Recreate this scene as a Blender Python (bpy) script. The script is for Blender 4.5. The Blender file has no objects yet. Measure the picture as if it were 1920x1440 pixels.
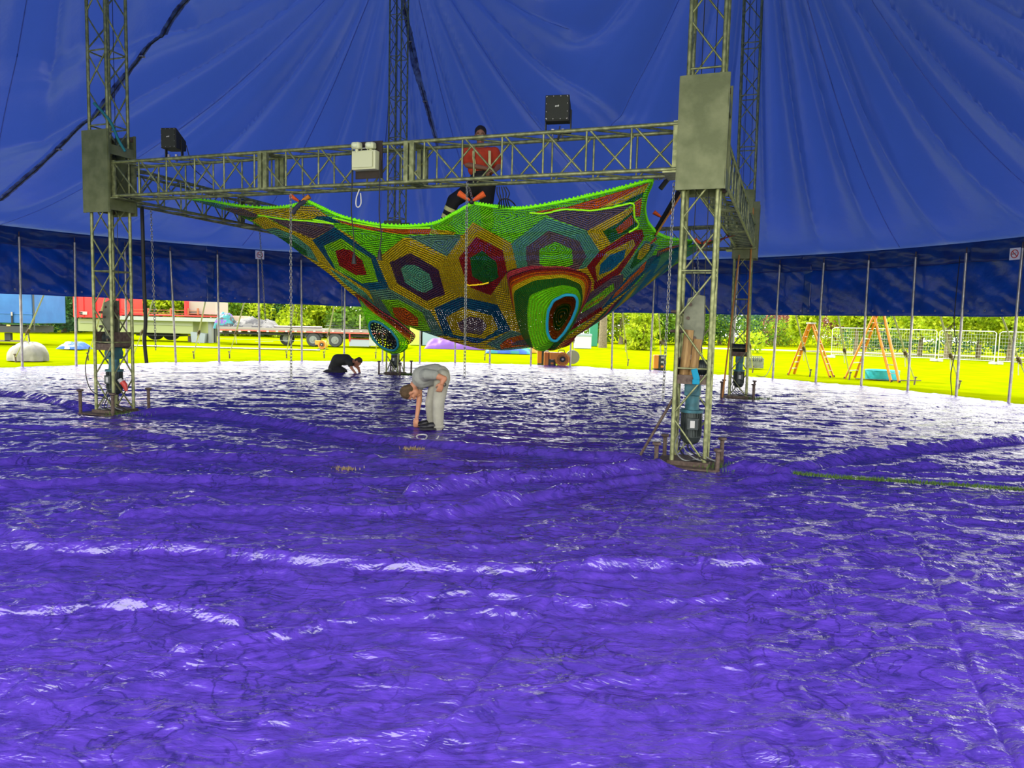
import bpy, bmesh, math, random
import numpy as np
from mathutils import Vector, Matrix, Quaternion
random.seed(7); RNG = np.random.default_rng(7)
S = bpy.context.scene; COL = S.collection
R = math.radians

# ------------------------------------------------------------------ camera
EYE = 1.6; F = 1358.7; PITCH = 0.0868; ROLL = 0.0249
cp, sp, cr, sr = math.cos(PITCH), math.sin(PITCH), math.cos(ROLL), math.sin(ROLL)
FWD = Vector((0, cp, -sp)); UP0 = Vector((0, sp, cp)); RT0 = Vector((1, 0, 0))
RT = cr*RT0 + sr*UP0; UP = -sr*RT0 + cr*UP0
cd = bpy.data.cameras.new('camera'); cam = bpy.data.objects.new('camera', cd); COL.objects.link(cam)
cd.sensor_width = 36; cd.lens = F*36/1920; cd.clip_end = 500
cam.matrix_world = Matrix(((RT.x, UP.x, -FWD.x, 0), (RT.y, UP.y, -FWD.y, 0), (RT.z, UP.z, -FWD.z, EYE), (0, 0, 0, 1)))
S.camera = cam

def ray(px, py): return FWD + RT*((px-960)/F) + UP*((720-py)/F)
def A(px, py, Y):
    d = ray(px, py); t = Y/d.y
    return Vector((d.x*t, Y, EYE+d.z*t))
def G(px, py, z=0.0):
    d = ray(px, py); t = (z-EYE)/d.z
    return Vector((d.x*t, d.y*t, z))

# ------------------------------------------------------------------ world, sun, exposure
w = bpy.data.worlds.new('world'); S.world = w; w.use_nodes = True
nt = w.node_tree; bg = nt.nodes['Background']
tc = nt.nodes.new('ShaderNodeTexCoord'); sx = nt.nodes.new('ShaderNodeSeparateXYZ'); rp = nt.nodes.new('ShaderNodeValToRGB')
nt.links.new(tc.outputs['Generated'], sx.inputs[0]); nt.links.new(sx.outputs['Z'], rp.inputs[0]); nt.links.new(rp.outputs[0], bg.inputs[0])
rp.color_ramp.elements[0].position = 0.0; rp.color_ramp.elements[0].color = (1.0, 0.97, 0.9, 1)
rp.color_ramp.elements[1].position = 0.6; rp.color_ramp.elements[1].color = (0.95, 0.95, 0.9, 1)
bg.inputs[1].default_value = 4.0
sl = bpy.data.lights.new('sun', 'SUN'); sl.energy = 4.5; sl.angle = R(2); sl.color = (1, 0.95, 0.85)
sun = bpy.data.objects.new('sun', sl); COL.objects.link(sun)
sun.rotation_euler = Vector((-0.8, 0.42, 1.0)).to_track_quat('Z', 'Y').to_euler()
S.view_settings.view_transform = 'Standard'; S.view_settings.look = 'None'
S.view_settings.gamma = 1; S.view_settings.use_curve_mapping = False
S.view_settings.exposure = 0.08

# ------------------------------------------------------------------ materials
MATS = {}
def mat(name, col, rough=0.6, metal=0.0, noise=None, ns=8.0, bump=0.0, bs=40.0, spec=0.5, trans=0.0, stretch=None):
    if name in MATS: return MATS[name]
    m = bpy.data.materials.new(name); m.use_nodes = True; MATS[name] = m
    N = m.node_tree.nodes; L = m.node_tree.links; p = N['Principled BSDF']
    p.inputs['Base Color'].default_value = (*col, 1); p.inputs['Roughness'].default_value = rough
    p.inputs['Metallic'].default_value = metal; p.inputs['Specular IOR Level'].default_value = spec
    co = N.new('ShaderNodeTexCoord').outputs['Object']
    if stretch:
        mp = N.new('ShaderNodeMapping'); mp.inputs['Scale'].default_value = stretch; L.new(co, mp.inputs[0]); co = mp.outputs[0]
    if noise:
        t = N.new('ShaderNodeTexNoise'); t.inputs['Scale'].default_value = ns; t.inputs['Detail'].default_value = 5
        L.new(co, t.inputs['Vector'])
        rr = N.new('ShaderNodeValToRGB'); rr.color_ramp.elements[0].position = 0.38; rr.color_ramp.elements[1].position = 0.64
        rr.color_ramp.elements[0].color = (*noise, 1); rr.color_ramp.elements[1].color = (*col, 1)
        L.new(t.outputs['Fac'], rr.inputs[0]); L.new(rr.outputs[0], p.inputs['Base Color'])
    if bump:
        t2 = N.new('ShaderNodeTexNoise'); t2.inputs['Scale'].default_value = bs; t2.inputs['Detail'].default_value = 4
        L.new(co, t2.inputs['Vector'])
        b = N.new('ShaderNodeBump'); b.inputs['Strength'].default_value = bump; b.inputs['Distance'].default_value = 0.02
        L.new(t2.outputs['Fac'], b.inputs['Height']); L.new(b.outputs[0], p.inputs['Normal'])
    if trans:
        tr = N.new('ShaderNodeBsdfTranslucent'); mx = N.new('ShaderNodeMixShader'); mx.inputs[0].default_value = trans
        if noise: L.new(rr.outputs[0], tr.inputs[0])
        else: tr.inputs[0].default_value = (*col, 1)
        L.new(p.outputs[0], mx.inputs[1]); L.new(tr.outputs[0], mx.inputs[2]); L.new(mx.outputs[0], N['Material Output'].inputs[0])
    return m

GALV = mat('galvanised_steel', (0.34, 0.36, 0.17), 0.45, 0.55, noise=(0.17, 0.19, 0.08), ns=14, bump=0.15, bs=60)
PLATE = mat('steel_plate', (0.19, 0.21, 0.1), 0.55, 0.3, noise=(0.12, 0.14, 0.06), ns=5, bump=0.1)
ALU = mat('dull_aluminium', (0.45, 0.44, 0.42), 0.38, 0.8, noise=(0.33, 0.3, 0.3), ns=9)
RUST = mat('rusty_steel', (0.16, 0.12, 0.09), 0.7, 0.5, noise=(0.09, 0.06, 0.05), ns=20)
CHAIN = mat('chain_steel', (0.3, 0.3, 0.28), 0.4, 0.9)
BLACK = mat('black_rubber', (0.012, 0.012, 0.013), 0.55)
BLACKP = mat('black_paint', (0.018, 0.019, 0.018), 0.6, bump=0.2, bs=200)
BOARD = mat('dark_board', (0.035, 0.022, 0.015), 0.7, noise=(0.02, 0.014, 0.01))
CREAM = mat('cream_plastic', (0.66, 0.68, 0.42), 0.45)
LENS = mat('clear_lens', (0.7, 0.75, 0.5), 0.15)
TEALM = mat('teal_paint', (0.03, 0.16, 0.2), 0.45, 0.2, noise=(0.02, 0.09, 0.11))
MOTOR = mat('motor_grey', (0.06, 0.075, 0.07), 0.45, 0.4, noise=(0.03, 0.04, 0.04))
WHITE = mat('white_paint', (0.5, 0.5, 0.47), 0.5)
REDP = mat('red_plastic', (0.55, 0.05, 0.04), 0.4)
WOOD = mat('pale_wood', (0.42, 0.27, 0.1), 0.7, noise=(0.28, 0.16, 0.06), ns=6, stretch=(12, 12, 1))
ORANGEW = mat('orange_wood', (0.75, 0.3, 0.05), 0.6, noise=(0.5, 0.2, 0.04), stretch=(8, 8, 1))
ORANGE = mat('orange_cloth', (0.85, 0.13, 0.02), 0.7, noise=(0.6, 0.07, 0.01))
STRAP = mat('webbing_strap', (0.62, 0.6, 0.38), 0.8)
ROPE = mat('white_rope', (0.7, 0.68, 0.6), 0.8)
TEALS = mat('teal_strap', (0.01, 0.16, 0.2), 0.8)

# ------------------------------------------------------------------ mesh helpers
class MB:
    def __init__(s): s.v = []; s.f = []; s.m = []; s.sm = []
    def add(s, vs, fs, mi=0, smooth=False):
        o = len(s.v); s.v += [tuple(v) for v in vs]
        for f in fs: s.f.append([i+o for i in f]); s.m.append(mi); s.sm.append(smooth)
        return s
    def box(s, c, size, rot=None, mi=0, taper=1.0):
        c = Vector(c); hx, hy, hz = size[0]/2, size[1]/2, size[2]/2; vs = []
        for z in (-1, 1):
            k = taper if z > 0 else 1
            for x, y in ((-1, -1), (1, -1), (1, 1), (-1, 1)):
                p = Vector((x*hx*k, y*hy*k, z*hz))
                if rot is not None: p = rot @ p
                vs.append(c+p)
        return s.add(vs, [(0, 3, 2, 1), (4, 5, 6, 7), (0, 1, 5, 4), (1, 2, 6, 5), (2, 3, 7, 6), (3, 0, 4, 7)], mi)
    def tube(s, pts, r, n=8, mi=0, cap=True, closed=False, flat=None):
        pts = [Vector(p) for p in pts]; N = len(pts); rs = r if isinstance(r, (list, tuple)) else [r]*N
        prev = None; vs = []; fs = []
        for i, p in enumerate(pts):
            a = pts[(i-1) % N] if (closed or i) else p; b = pts[(i+1) % N] if (closed or i < N-1) else p
            t = (b-a).normalized() if (b-a).length > 1e-9 else Vector((0, 0, 1))
            if prev is None:
                u = t.cross(Vector((0, 0, 1)));
                if u.length < 1e-3: u = t.cross(Vector((0, 1, 0)))
                u.normalize()
            else:
                u = prev - t*prev.dot(t)
                u = u.normalized() if u.length > 1e-6 else t.orthogonal().normalized()
            prev = u; q = t.cross(u)
            for k in range(n):
                an = 2*math.pi*k/n; fl = flat if flat else 1
                vs.append(p+(u*math.cos(an)+q*math.sin(an)*fl)*rs[i])
        for i in range(N if closed else N-1):
            for k in range(n):
                j = (i+1) % N
                fs.append((i*n+k, i*n+(k+1) % n, j*n+(k+1) % n, j*n+k))
        s.add(vs, fs, mi, True)
        if cap and not closed:
            s.add(vs[:n], [tuple(range(n))[::-1]], mi); s.add(vs[-n:], [tuple(range(n))], mi)
        return s
    def cyl(s, a, b, r, r2=None, n=10, mi=0): return s.tube([a, b], [r, r if r2 is None else r2], n, mi)
    def ball(s, c, r, mi=0, seg=12, rings=8, rot=None):
        c = Vector(c); r = r if isinstance(r, (tuple, list)) else (r, r, r); vs = []; fs = []
        for i in range(rings+1):
            th = math.pi*i/rings
            for k in range(seg):
                ph = 2*math.pi*k/seg
                p = Vector((r[0]*math.sin(th)*math.cos(ph), r[1]*math.sin(th)*math.sin(ph), r[2]*math.cos(th)))
                if rot is not None: p = rot @ p
                vs.append(c+p)
        for i in range(rings):
            for k in range(seg):
                fs.append((i*seg+k, (i+1)*seg+k, (i+1)*seg+(k+1) % seg, i*seg+(k+1) % seg))
        return s.add(vs, fs, mi, True)
    def prism(s, poly, h, T=None, mi=0):
        n = len(poly); vs = [Vector((x, y, 0)) for x, y in poly]+[Vector((x, y, h)) for x, y in poly]
        if T is not None: vs = [T @ v for v in vs]
        return s.add(vs, [tuple(range(n))[::-1], tuple(range(n, 2*n))]+[(i, (i+1) % n, n+(i+1) % n, n+i) for i in range(n)], mi)
    def mesh(s, name, mats):
        me = bpy.data.meshes.new(name); me.from_pydata(s.v, [], s.f)
        for m in (mats if isinstance(mats, (list, tuple)) else [mats]): me.materials.append(m)
        me.polygons.foreach_set('material_index', s.m); me.polygons.foreach_set('use_smooth', s.sm)
        me.update(); return me
    def build(s, name, mats, parent=None, **kw):
        o = bpy.data.objects.new(name, s.mesh(name, mats)); COL.objects.link(o)
        if parent is not None: attach(o, parent)
        tag(o, **kw); return o
def attach(o, parent):
    o.parent = parent
    o.matrix_parent_inverse = parent_matrix(parent).inverted()
def parent_matrix(p):
    m = Matrix.LocRotScale(p.location, p.rotation_euler, p.scale)
    if p.parent is not None: m = parent_matrix(p.parent) @ p.matrix_parent_inverse @ m
    return m
def tag(o, label=None, cat=None, group=None, kind=None):
    if label: o['label'] = label
    if cat: o['category'] = cat
    if group: o['group'] = group
    if kind: o['kind'] = kind
    return o
def thing(name, loc, label, cat, group=None, kind=None):
    o = bpy.data.objects.new(name, None); COL.objects.link(o); o.location = loc; o.empty_display_size = 0.1
    return tag(o, label, cat, group, kind)
def copy_tree(o, parent=None):
    c = o.copy(); COL.objects.link(c)
    if parent is not None: c.parent = parent
    for ch in list(o.children): copy_tree(ch, c)
    return c
def bevel(o, wd=0.006, seg=2):
    m = o.modifiers.new('bevel', 'BEVEL'); m.width = wd; m.segments = seg; m.limit_method = 'ANGLE'; return o
def np_mesh(name, V, Q, mats, smooth=True):
    me = bpy.data.meshes.new(name); nv, nf = len(V), len(Q); k = Q.shape[1]
    me.vertices.add(nv); me.vertices.foreach_set('co', np.asarray(V, np.float32).ravel())
    me.loops.add(nf*k); me.loops.foreach_set('vertex_index', np.asarray(Q, np.int32).ravel())
    me.polygons.add(nf); me.polygons.foreach_set('loop_start', np.arange(nf, dtype=np.int32)*k)
    me.polygons.foreach_set('loop_total', np.full(nf, k, np.int32))
    for m in (mats if isinstance(mats, (list, tuple)) else [mats]): me.materials.append(m)
    me.update(calc_edges=True); me.validate()
    me.polygons.foreach_set('use_smooth', np.full(len(me.polygons), smooth)); return me
def np_obj(name, V, Q, mats, parent=None, smooth=True, **kw):
    o = bpy.data.objects.new(name, np_mesh(name, V, Q, mats, smooth)); COL.objects.link(o)
    if parent is not None: attach(o, parent)
    tag(o, **kw); return o
def grid_quads(nu, nv, wrap=False):
    i = np.arange(nu-(0 if wrap else 1)); j = np.arange(nv-1); I, J = np.meshgrid(i, j, indexing='ij'); I2 = (I+1) % nu
    return np.stack([I*nv+J, I2*nv+J, I2*nv+J+1, I*nv+J+1], -1).reshape(-1, 4)

# value noise in numpy
_T = RNG.random((256, 256))
def vn(x, y, seed=0):
    x = np.asarray(x)+seed*17.3; y = np.asarray(y)+seed*9.7
    xi = np.floor(x).astype(int); yi = np.floor(y).astype(int); fx = x-xi; fy = y-yi
    fx = fx*fx*fx*(fx*(fx*6-15)+10); fy = fy*fy*fy*(fy*(fy*6-15)+10)
    g = lambda a, b: _T[a % 256, b % 256]
    return (g(xi, yi)*(1-fx)+g(xi+1, yi)*fx)*(1-fy)+(g(xi, yi+1)*(1-fx)+g(xi+1, yi+1)*fx)*fy
def fbm(x, y, o=4, seed=0):
    s = 0; a = 1; t = 0
    for k in range(o): s = s+a*vn(x*2**k, y*2**k, seed+k*3); t += a; a *= 0.5
    return s/t
def ridged(x, y, o=3, seed=0):
    s = 0; a = 1; t = 0
    for k in range(o): s = s+a*(1-np.abs(2*vn(x*2**k, y*2**k, seed+k*5)-1)); t += a; a *= 0.5
    return s/t

# ------------------------------------------------------------------ layout
TC = Vector((-1.57, 13.12, 0)); TR = 13.5; EAVE = 3.74
BASE = {'FL': G(214, 768), 'FR': G(1290, 872), 'BL': G(741, 703), 'BR': G(1383, 748)}
SQA = 0.3465
UX = Vector((math.cos(SQA), -math.sin(SQA), 0)); VY = Vector((math.sin(SQA), math.cos(SQA), 0))
BASE['FR'] = Vector((2.05, 8.18, 0)); BASE['FL'] = Vector((-6.17, 11.2, 0))
PEAK = 12.4
TOP = {k: Vector((v.x, v.y, PEAK)) for k, v in BASE.items()}
TOP['BR'] = Vector((BASE['BR'].x-0.16, BASE['BR'].y, PEAK))

# ------------------------------------------------------------------ canopy
def canopy_h(x, y, detail=True):
    x = np.asarray(x, float); y = np.asarray(y, float); acc = 0; P = 7.0; base = EAVE
    for n, (k, b) in enumerate(TOP.items()):
        dx = x-b.x; dy = y-b.y; d = np.hypot(dx, dy)+1e-6
        # distance to the eave along the ray from mast through point
        ux, uy = dx/d, dy/d; ox, oy = b.x-TC.x, b.y-TC.y
        bb = ox*ux+oy*uy; D = -bb+np.sqrt(np.maximum(bb*bb-(ox*ox+oy*oy-TR*TR), 0.01))
        t = np.clip(d/D, 0, 1)
        ph = np.arctan2(dy, dx)
        h = (PEAK-EAVE)*(0.55*(1-t)**2.0+0.45*(1-t))
        if detail:
            rp_ = np.abs(np.sin(ph*11+n+0.8*np.sin(ph*3+n)))
            h = h+np.minimum(t*(1-t)*4, 1)*(0.42*(rp_**0.7-0.6)+0.14*(ridged(ph*9+50, t*1.2, 2, n)-0.5)+0.03*(ridged(ph*34+50, t*1.5, 2, n+3)-0.5))*np.clip(d/1.5, 0, 1)
        acc = acc+np.maximum(h, 0.0)**P
    z = base+acc**(1/P)
    r = np.hypot(x-TC.x, y-TC.y)/TR
    z = z*1.0-0.0*r
    return z
def build_canopy():
    m = bpy.data.materials.new('blue_canopy_fabric'); m.use_nodes = True
    N = m.node_tree.nodes; L = m.node_tree.links; p = N['Principled BSDF']
    co = N.new('ShaderNodeTexCoord').outputs['Object']
    t = N.new('ShaderNodeTexNoise'); t.inputs['Scale'].default_value = 0.5; t.inputs['Detail'].default_value = 6; L.new(co, t.inputs['Vector'])
    rr = N.new('ShaderNodeValToRGB'); L.new(t.outputs['Fac'], rr.inputs[0])
    rr.color_ramp.elements[0].position = 0.35; rr.color_ramp.elements[0].color = (0.005, 0.05, 0.27, 1)
    rr.color_ramp.elements[1].position = 0.65; rr.color_ramp.elements[1].color = (0.009, 0.06, 0.34, 1)
    L.new(rr.outputs[0], p.inputs['Base Color']); p.inputs['Roughness'].default_value = 0.3; p.inputs['Specular IOR Level'].default_value = 0.6
    tr = N.new('ShaderNodeBsdfTranslucent'); tr.inputs[0].default_value = (0.045, 0.095, 0.46, 1)
    mx = N.new('ShaderNodeMixShader'); mx.inputs[0].default_value = 0.12
    L.new(p.outputs[0], mx.inputs[1]); L.new(tr.outputs[0], mx.inputs[2]); L.new(mx.outputs[0], N['Material Output'].inputs[0])
    t2 = N.new('ShaderNodeTexNoise'); t2.inputs['Scale'].default_value = 3; t2.inputs['Detail'].default_value = 6; L.new(co, t2.inputs['Vector'])
    b = N.new('ShaderNodeBump'); b.inputs['Strength'].default_value = 0.25; b.inputs['Distance'].default_value = 0.05
    L.new(t2.outputs['Fac'], b.inputs['Height']); L.new(b.outputs[0], p.inputs['Normal'])
    nu, nv = 720, 170
    th = np.linspace(0, 2*np.pi, nu, endpoint=False); r = np.linspace(0.001, 1, nv)
    TH, RR = np.meshgrid(th, r, indexing='ij')
    X = TC.x+TR*1.0*RR*np.cos(TH); Y = TC.y+TR*RR*np.sin(TH); Z = canopy_h(X, Y)
    V = np.stack([X, Y, Z], -1).reshape(-1, 3); Q = grid_quads(nu, nv, True)
    Q = Q[V[Q][:, :, 1].mean(1) > 2.4]   # unseen canopy above the camera left out to let daylight in
    o = np_obj('ceiling', V, Q, m, kind='structure')
    return o, m
ceiling, CANVAS = build_canopy()
def on_canopy(px, py):
    d = ray(px, py); lo = None
    for t in np.arange(3, 30, 0.05):
        p = Vector((0, 0, EYE))+d*float(t)
        if math.hypot(p.x-TC.x, p.y-TC.y) > TR: return lo
        if p.z >= float(canopy_h(p.x, p.y)): return p
        lo = p
    return lo
SEAM = mat('canopy_seam', (0.012, 0.03, 0.25), 0.35)
SEAML = mat('canopy_weld', (0.09, 0.16, 0.62), 0.35)
LACE = mat('lacing_band', (0.01, 0.02, 0.14), 0.4, noise=(0.12, 0.2, 0.5), ns=6, bump=0.8, bs=12)
def seam_strip(name, pts2, wd, m, drop=0.03, cat='', th=0.012, wob=0.0):
    P = []
    for x, y in pts2:
        P.append(Vector((x, y, float(canopy_h(x, y))-drop)))
    mb = MB(); vs = []; fs = []
    for i, p in enumerate(P):
        a = P[max(i-1, 0)]; b = P[min(i+1, len(P)-1)]; t = (b-a); t.z = 0; t.normalize(); s = Vector((-t.y, t.x, 0))
        w_ = wd/2*(1+wob*random.uniform(-1, 1))
        for q in (-1, 1):
            e = p+s*w_*q; e.z = float(canopy_h(e.x, e.y))-drop
            vs.append(e); vs.append(e-Vector((0, 0, th)))
    for i in range(len(P)-1):
        k = 4*i; fs += [(k, k+4, k+6, k+2), (k+1, k+3, k+7, k+5), (k, k+1, k+5, k+4), (k+2, k+6, k+7, k+3)]
    mb.add(vs, fs, 0, False)
    return mb.build(name, m, ceiling)
def sample(pts, n):
    L_ = [0]
    for a, b in zip(pts, pts[1:]): L_.append(L_[-1]+(Vector(b)-Vector(a)).length)
    out = []
    for s in np.linspace(0, L_[-1], n):
        i = min(max(np.searchsorted(L_, s)-1, 0), len(pts)-2); f = (s-L_[i])/max(L_[i+1]-L_[i], 1e-9)
        out.append(Vector(pts[i]).lerp(Vector(pts[i+1]), f))
    return out
# radial welds from every mast to the eave
for k, b in TOP.items():
    for j in range(9):
        ph = 2*math.pi*j/9+0.13*len(k)+{'FL': 0, 'FR': .1, 'BL': .2, 'BR': .32}[k]
        pts = []
        for s in np.linspace(0.8, 13.5, 60):
            x = b.x+math.cos(ph)*s; y = b.y+math.sin(ph)*s
            if math.hypot(x-TC.x, y-TC.y) > TR-0.05: break
            # keep only where this mast's cone is the nearest
            if y < 2.6: break
            if min(TOP, key=lambda q: math.hypot(x-TOP[q].x, y-TOP[q].y)) != k: break
            pts.append((x, y))
        if len(pts) > 3: seam_strip('seam', pts, 0.02, SEAML, 0.008, th=0.004)
# laced joins between canopy quarters
for ptsp in ([(0, 368), (60, 318), (120, 262), (200, 180), (255, 118), (300, 62), (345, 8), (385, -45)],
             [(752, -45), (757, 0), (768, 60), (785, 140), (802, 200), (822, 270)]):
    P = [on_canopy(*q) for q in ptsp]; P = [(p.x, p.y, 0) for p in P if p is not None]
    q = sample(P, 90)
    for _ in range(160): q = [q[0]]+[(a_+b_*2+c_)/4 for a_, b_, c_ in zip(q, q[1:], q[2:])]+[q[-1]]
    seam_strip('lacing_band', [(a.x, a.y) for a in q], 0.15, LACE, 0.04, wob=0.12)
    q2 = [Vector((a.x, a.y, float(canopy_h(a.x, a.y))-0.075)) for a in q]
    MB().tube(q2, 0.012, 6).build('lacing_cord', BLACK, ceiling)
    for i in (25, 60):
        a = q2[i]; mb = MB(); mb.tube([a+Vector((0.06*math.cos(t), 0.06*math.sin(t), -0.02)) for t in np.linspace(0, 2*math.pi, 12, endpoint=False)], 0.014, 6, closed=True)
        mb.build('grommet', ALU, ceiling)

# ------------------------------------------------------------------ side walls and valance
WALLM = mat('blue_sidewall', (0.004, 0.085, 0.40), 0.25, noise=(0.003, 0.06, 0.3), ns=2, bump=0.7, bs=5, trans=0.34, spec=0.8)
VALM = mat('blue_valance', (0.006, 0.045, 0.2), 0.3, noise=(0.006, 0.025, 0.14), ns=3, bump=0.4, bs=8, trans=0.08)
def arc_cloth(name, a0, a1, rad, z0, z1, m, amp, nz, kind, sag=0.0, seed=0, thick=True, curl=0.0):
    n = int((a1-a0)*rad*22); a = np.linspace(a0, a1, n); v = np.linspace(0, 1, nz); AA, VV = np.meshgrid(a, v, indexing='ij')
    s = AA*rad; f = amp*(fbm(s*0.9+VV*1.3, VV*2.2+s*0.3, 3, seed)-0.5)*2.4+amp*1.5*(ridged(s*1.3+VV*2.6, VV*1.0-s*.5, 2, seed+4)-0.55)+amp*0.5*(ridged(s*3+VV*3.6, VV*2-s*2, 2, seed+8)-0.55)
    rr = rad+f*np.minimum(VV*4+0.25, 1)
    Z = z1+(z0-z1)*VV+sag*np.sin(s*4.3)*VV+0.02*(vn(s*1.2, VV*0, seed)-0.5)*VV
    V = np.stack([TC.x+rr*np.cos(AA), TC.y+rr*np.sin(AA), Z], -1).reshape(-1, 3)
    o = np_obj(name, V, grid_quads(n, nz), m, kind=kind)
    if thick:
        md = o.modifiers.new('thick', 'SOLIDIFY'); md.thickness = 0.006
    return o
arcs = [('wall_right', R(-25), R(40.6)), ('wall_back', R(39.6), R(128.6)), ('wall_left', R(127.6), R(205))]
for i, (nm, a0, a1) in enumerate(arcs):
    wo = arc_cloth(nm, a0, a1, TR-0.03, 1.98, 3.6, WALLM, 0.035, 34, 'structure', seed=i*3)
    # hem band and eyelets near the lower edge
    n = int((a1-a0)*TR*3); mb = MB()
    for a in np.linspace(a0, a1, int((a1-a0)*TR/0.42)):
        c = Vector((TC.x+(TR-0.11)*math.cos(a), TC.y+(TR-0.11)*math.sin(a), 2.12)); t = Vector((-math.sin(a), math.cos(a), 0))
        mb.tube([c+t*0.022*math.cos(q)+Vector((0, 0, 0.022*math.sin(q))) for q in np.linspace(0, 6.283, 8, endpoint=False)], 0.006, 5, closed=True)
    mb.build('eyelet_row', ALU, wo)
for i, (nm, a0, a1) in enumerate([('trim_1', R(-55), R(40.8)), ('trim_2', R(39.4), R(128.8)), ('trim_3', R(127.4), R(235))]):
    arc_cloth(nm, a0, a1, TR-0.16, 3.28, EAVE+0.02, VALM, 0.03, 12, 'structure', sag=0.012, seed=30+i)

# ------------------------------------------------------------------ floor
RIDGES = [ # points in the photograph's floor, width, height
 ([(-60, 735), (60, 748), (150, 768), (230, 783), (330, 777), (430, 787), (550, 806), (690, 830), (960, 857), (1130, 868), (1225, 873)], 0.16, 0.085),
 ([(780, 935), (900, 916), (1000, 906), (1150, 893), (1240, 884), (1330, 884), (1440, 892), (1468, 899)], 0.12, 0.10),
 ([(820, 975), (960, 948), (1080, 927), (1230, 907)], 0.10, 0.06),
 ([(1480, 892), (1600, 862), (1700, 850), (1800, 842), (1990, 828)], 0.17, 0.09),
 ([(1400, 915), (1500, 900), (1600, 884), (1750, 880)], 0.1, 0.04),
 ([(-80, 1035), (150, 1043), (370, 1047), (580, 1066), (960, 1084), (1200, 1072), (1410, 1072)], 0.075, 0.055),
 ([(900, 1105), (1100, 1095), (1300, 1090)], 0.05, 0.025),
 ([(-80, 985), (100, 1025), (300, 1032)], 0.08, 0.04),
 ([(-60, 880), (300, 862), (600, 872), (960, 880)], 0.12, 0.05),
 ([(-60, 925), (250, 905), (560, 915), (960, 905)], 0.10, 0.05),
 ([(250, 975), (450, 966), (739, 968), (960, 948)], 0.10, 0.05),
 ([(-60, 1165), (200, 1150), (330, 1158), (440, 1185)], 0.05, 0.04),
 ([(340, 1237), (600, 1195), (720, 1178), (1000, 1170)], 0.05, 0.03),
 ([(650, 1150), (900, 1130), (1100, 1150), (1500, 1120)], 0.05, 0.03),
 ([(-50, 800), (200, 815), (500, 850), (700, 870)], 0.12, 0.04),
]
SEAMS = [[(1230, 907), (1110, 1060), (1000, 1180), (870, 1330), (760, 1460)], [(1685, 930), (1740, 1080), (1820, 1270), (1910, 1460)],
         [(-50, 1330), (300, 1280), (480, 1230), (620, 1190)], [(1390, 990), (1400, 1150), (1410, 1300)], [(560, 1055), (430, 1110), (300, 1150), (0, 1240)]]
def seg_dist(X, Y, pts):
    best = np.full(X.shape, 1e9); sd = np.zeros(X.shape)
    for (a, b) in zip(pts, pts[1:]):
        dx, dy = b.x-a.x, b.y-a.y; L2 = dx*dx+dy*dy
        t = np.clip(((X-a.x)*dx+(Y-a.y)*dy)/L2, 0, 1); ex = X-a.x-t*dx; ey = Y-a.y-t*dy; d = np.hypot(ex, ey)
        s = np.sign(dx*(Y-a.y)-dy*(X-a.x)); m = d < best; best = np.where(m, d, best); sd = np.where(m, s, sd)
    return best, sd
def floor_h(X, Y):
    wx = X+0.5*fbm(X*0.5, Y*0.5, 2, 9); wy = Y+0.35*fbm(X*0.6+5, Y*0.6, 3, 11)
    rot = 0.5*(vn(X*0.25, Y*0.25, 31)-0.5); ax = wx+rot*wy; ay = wy-rot*wx*0.6
    h = (0.024+0.016*np.clip((Y-4)/4, 0, 1))*(ridged(ax*0.5, ay*2.3, 2, 1)-0.5)
    nf = 1.9-0.9*np.clip((Y-4.0)/6.0, 0, 1)
    h = h+nf*0.014*(ridged(ax*1.3+0.6*ay, ay*5.0-0.8*ax, 2, 3)**2-0.35)
    h = h+nf*0.007*(ridged(ax*3.6+1.5*ay, ay*12-1.2*ax, 2, 5)**3-0.35)+nf*0.020*(ridged(X*1.3+Y*1.5, Y*2.2-X*1.0, 2, 12)**5-0.1)+nf*0.009*(ridged(X*4.2-3*Y, Y*5+2*X, 2, 14)**4-0.2)+0.004*(ridged(ax*7+6*ay, ay*22-3*ax, 2, 6)**2-0.35)
    near = np.clip((Y-2.0)/5.0, 0.0, 1); h = h*(0.6+0.4*near)
    h = h+0.035
    for pts, wd, ht in RIDGES:
        P = [G(*q) for q in pts]
        P = [Vector((p.x, p.y, 0)) for p in sample(P, 30)]
        P = [Vector((p.x, p.y+0.03*math.sin(p.x*1.7+ht*90), 0)) for p in P]
        d, s = seg_dist(X, Y, P)
        e = np.maximum(1-(d/(wd*(0.85+0.3*vn(X*0.5, Y*0.5, 21))))**2, 0)
        h = h+ht*1.05*e**1.1
    for pts in SEAMS:
        P = [G(*q) for q in pts]; d, s = seg_dist(X, Y, P)
        h = h-0.010*np.exp(-(d/0.018)**2)+0.009*np.where(s > 0, np.exp(-d/0.10), 0)
    for b in BASE.values():
        d = np.hypot(X-b.x, Y-b.y); h = h*np.clip((d-0.35)/0.25, 0.0, 1)
    return np.maximum(h, 0.004)
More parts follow.
